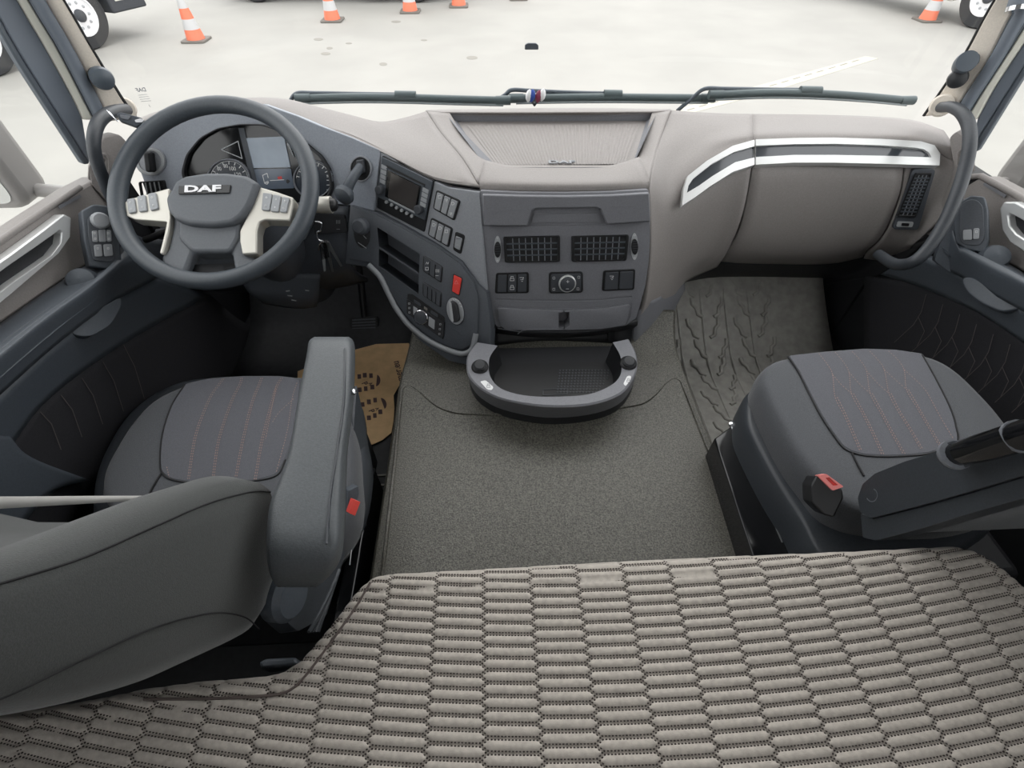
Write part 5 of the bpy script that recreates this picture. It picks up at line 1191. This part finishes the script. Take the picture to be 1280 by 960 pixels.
# plastic seat pan around the cushion
pan = [(936, 486), (931, 500), (931, 524), (940, 548), (968, 600), (1000, 650), (1030, 700), (1090, 720), (1180, 700), (1260, 640), (1200, 560), (1000, 470), (958, 470)]
pn = cushion('seat_pan', [atZ(x, y, ZP - .07) for x, y in pan], ZP - .07, 'seat_plastic', PS, .13)
prism('seat_base', [(.44, .30, .02), (.88, .30, .02), (.88, .70, .02), (.44, .70, .02)], (0, 0, .20), 'black_soft', PS, bevel=.02)
bu = slab('belt_buckle', [(1011, 606), (1018, 594), (1050, 610), (1052, 622), (1040, 646), (1028, 643), (1012, 628)], Plane(atZ(1030, 615, .44), (-.35, -.5, .8)), 'black', PS, proud=.012, back=.05, r=3, bevel=.004)
bp2 = Plane(atZ(1035, 603, .455), (-.35, -.5, .8))
ring('release_button', rpix([(1019, 594), (1030, 592), (1052, 608), (1038, 613)], 2), rpix([(1029, 597), (1034, 596.5), (1045, 606), (1039, 607)], 1), bp2, 'red_pale', bu, proud=.012, back=.006, bevel=.001)
slab('tongue_slot', [(1026, 596), (1035, 595), (1048, 607), (1038, 609)], bp2, 'red_buckle', bu, proud=.006, back=.004)
# backrest: plastic inner shell, upholstered body behind it
P_PB = Plane((.43, 0, 0), (-1, 0, 0))
pb = [(1072, 622), (1078, 605), (1093, 592), (1130, 577), (1190, 559), (1250, 540), (1330, 512), (1480, 462), (1480, 532), (1330, 580), (1280, 594), (1200, 618), (1150, 632), (1088, 648), (1075, 640)]
bs = slab('backrest_shell', pb, P_PB, 'seat_plastic', PS, proud=.0, back=.04, bevel=.008, seg=3, r=3)
pr = [(1071, 642), (1088, 649), (1150, 633), (1200, 619), (1280, 595), (1330, 581), (1480, 533), (1480, 570), (1330, 606), (1280, 621), (1200, 644), (1150, 660), (1090, 676), (1074, 672)]
slab('backrest_edge', pr, P_PB, 'seat_plastic', PS, proud=-.006, back=.04, bevel=.006, r=2)
bodyo = [atX(x, y, .47) for x, y in [(1082, 622), (1093, 600), (1130, 585), (1250, 548), (1480, 470), (1480, 566), (1280, 616), (1150, 655), (1090, 670)]]
prism('backrest', bodyo, (.44, 0, 0), 'seat_fabric', PS, bevel=.015)
E_ = ell(1090, 619, 7, 8, 18, 0, -1.2, 2.6)
strokes('cover_plug', [E_], .0012, P_PB, 'slate_light', bs, proud=.0006)
tube('pull_handle', [atX(1196, 568, .405), atX(1230, 559, .402), atX(1280, 544, .402), atX(1330, 528, .405)], [.0135, .0155, .0155, .013], 'black_gloss', PS, n=16, samples=14)
tube('handle_end', [atX(1190, 570, .412), atX(1198, 568, .404)], [.015, .016], 'key_dark', PS, n=16)
for x, y in ((1192, 569), (1274, 546)): tube('handle_ring', [atX(x, y, .404), atX(x + 4, y - 1.2, .403)], .0175, 'slate_light', PS, n=18)
TZ = .27
prism('rail_box', [atZ(893, 548, TZ), atZ(917, 530.5, TZ), atZ(1000, 715, TZ), atZ(948, 715, TZ)], (0, 0, -TZ), 'black_gloss', PS, bevel=.003)
tube('rail_edge', [atZ(914, 533, TZ + .001), atZ(940, 590, TZ + .001), atZ(978, 678, TZ + .001)], .0016, 'metal_scratch', PS, n=6)
tube('rail_edge', [atZ(921, 531, TZ + .001), atZ(950, 590, TZ + .001), atZ(992, 684, TZ + .001)], .0016, 'metal_scratch', PS, n=6)
lathe('rail_bolt', atZ(915, 531, TZ), (0, 0, 1), [(.008, -.002), (.008, .004), (.004, .006)], 'chrome', PS, n=10)

# ================================================================ BUNK
BB = thing('storage_box', 'black storage box under the sleeper bunk mattress', 'storage box', (0, -.3, 0))
prism('box_body', [(-1.06, -.70, 0), (1.06, -.70, 0), (1.06, .02, 0), (.55, .20, 0), (-.28, .20, 0), (-.42, .04, 0), (-1.06, .02, 0)], (0, 0, .375), 'black_soft', BB, bevel=.005)
slab('lid_edge', [(326, 829), (335, 825), (372, 823), (376, 833), (330, 838)], Plane((0, 0, .33), (0, 0, 1)), 'slate', BB, proud=.01, back=.02, bevel=.004)
MT = thing('bunk_mattress', 'beige sleeper mattress quilted in dotted long hexagons', 'mattress', (0, -.2, .375))
ZM = .50; RM = .028
# front edge: seen line on the mattress top
fe = [(-420, 1010), (-200, 930), (0, 888), (100, 872), (180, 856), (240, 848), (300, 844), (345, 838), (372, 824), (396, 797), (420, 768), (445, 734), (458, 721), (472, 713.5), (500, 711), (640, 704), (800, 695), (960, 688), (1100, 682), (1180, 678), (1200, 678), (1222, 684), (1250, 706), (1290, 742), (1360, 800)]
FE = sorted([(p.x, p.y) for p in (atZ(x, y, ZM - .006) for x, y in fe)])
fx = np.array([p[0] for p in FE]); fy = np.array([p[1] for p in FE])
xs_ = np.concatenate([np.linspace(-1.05, -.62, 60, endpoint=False), np.linspace(-.62, .62, 560, endpoint=False), np.linspace(.62, 1.05, 50)])
def smooth(a, k): 
    for _ in range(k): a = np.concatenate([[a[0]], (a[:-2] + 2 * a[1:-1] + a[2:]) / 4, [a[-1]]])
    return a
yf = smooth(np.interp(xs_, fx, fy), 14)
yf = np.clip(yf, -.35, None)
W_, PH, EE = .0633, .0132, .009
def warp(x): return .16 * (x - .04) ** 2
def cell(x, y):
    """signed distance-like measure: metres inside the nearest long hexagon"""
    y = y - warp(x); best = np.full(np.shape(x), -1.0)
    i0 = np.floor(x / W_)
    for di in (0, 1):
        i = i0 + di; cx = i * W_; off = np.where(np.mod(i, 2) == 0, 0.0, PH / 2)
        j = np.round((y - off) / PH); cy = j * PH + off
        dx, dy = np.abs(x - cx), np.abs(y - cy)
        half = PH / 2 * np.clip(1 - (dx - (W_ / 2 - EE / 2)) / EE, 0, 1)
        half = np.where(dx < W_ / 2 - EE / 2, PH / 2, half)
        best = np.maximum(best, half - dy)
    return best
# rows: from the bottom of the front face, over the rolled edge, across the top to the rear
front = [(-.004, -.115), (.0, -.10), (.0, -.06)] + [(-RM * (1 - math.cos(a)) , -RM + RM * math.sin(a)) for a in np.linspace(.1, math.pi / 2, 30)]
tops = np.concatenate([np.linspace(.034, .30, 190), np.linspace(.32, .60, 12)])
V = []; NX = len(xs_)
yb = -.68
rows_ = []
for dy, dz in front: rows_.append((yf + dy, np.full(NX, ZM + dz)))
for t_ in tops:
    Y = yf - t_; 
    Y = np.maximum(Y, yb)
    rows_.append((Y, np.full(NX, ZM)))
for k, (Y, Z) in enumerate(rows_):
    d = np.clip(cell(xs_, Y), 0, 1); hgt = .0046 * (1 - np.exp(-d / .0024))
    if k < 4: hgt = hgt * 0
    Z = Z + hgt - .003
    rows_[k] = (Y, Z)
    V += [(float(x), float(y), float(z)) for x, y, z in zip(xs_, Y, Z)]
NY = len(rows_)
Fq = [(k * NX + i, k * NX + i + 1, (k + 1) * NX + i + 1, (k + 1) * NX + i) for k in range(NY - 1) for i in range(NX - 1)]
me = bpy.data.meshes.new('mattress_cover'); me.from_pydata(V, [], Fq); me.materials.append(MATS['mattress'])
me.polygons.foreach_set('use_smooth', [True] * len(me.polygons)); me.flip_normals() if me.polygons[len(me.polygons) // 2].normal.z < 0 else None
mo = bpy.data.objects.new('mattress_cover', me); COL.objects.link(mo); mo.parent = MT; mo.matrix_parent_inverse = Matrix.Translation(-Vector(MT.location))
# perforation dots around every quilted cell
def yfront(x): return float(np.interp(x, xs_, yf))
pts = []
ins_ = .0017
for i in range(-13, 14):
    cx = i * W_; off = 0.0 if i % 2 == 0 else PH / 2
    for j in range(-12, 24):
        cy = j * PH + off
        if abs(cx) > .78: continue
        a, hgt = W_ / 2 - EE / 2, PH / 2 - ins_; tip = W_ / 2 + EE / 2 - ins_ * 1.6
        poly = [(-a, hgt), (a, hgt), (tip, 0), (a, -hgt), (-a, -hgt), (-tip, 0)]
        for k in range(6):
            p, q = poly[k], poly[(k + 1) % 6]; L_ = math.hypot(q[0] - p[0], q[1] - p[1]); n_ = max(1, round(L_ / .0040))
            for s in range(n_):
                x = cx + p[0] + (q[0] - p[0]) * s / n_; y = cy + p[1] + (q[1] - p[1]) * s / n_ + warp(x)
                if y < yfront(x) - .008 and y > -.05: pts.append((x, y))
PV = []; PF = []
h6 = [(math.cos(math.pi / 3 * k), math.sin(math.pi / 3 * k)) for k in range(6)]
px_ = np.array([p[0] for p in pts]); py_ = np.array([p[1] for p in pts])
dd = np.clip(cell(px_, py_), 0, 1); zz = ZM - .003 + .0046 * (1 - np.exp(-dd / .0024)) + .0004
tt = np.array([yfront(x) for x in px_]) - py_
zz = zz - np.where(tt < RM, RM - np.sqrt(np.clip(RM ** 2 - (RM - tt) ** 2, 0, None)), 0)
for x, y, z in zip(px_, py_, zz):
    b0 = len(PV)
    for c, s in h6: PV.append((x + c * .00140, y + s * .00105, z))
    PF.append(tuple(range(b0, b0 + 6)))
pf = bpy.data.meshes.new('perforations'); pf.from_pydata(PV, [], PF); pf.materials.append(MATS['perforation'])
po_ = bpy.data.objects.new('perforations', pf); COL.objects.link(po_); po_.parent = mo; po_['kind'] = 'stuff'
# piping running just inside the stepped front edge
pp = [(180, 874), (270, 873), (340, 869), (365, 861), (384, 842), (414, 802), (444, 760), (457, 738), (463, 728)]
tube('piping', spl([atZ(x, y, ZM + .001) for x, y in pp], 50), .0016, 'piping', MT, n=6)
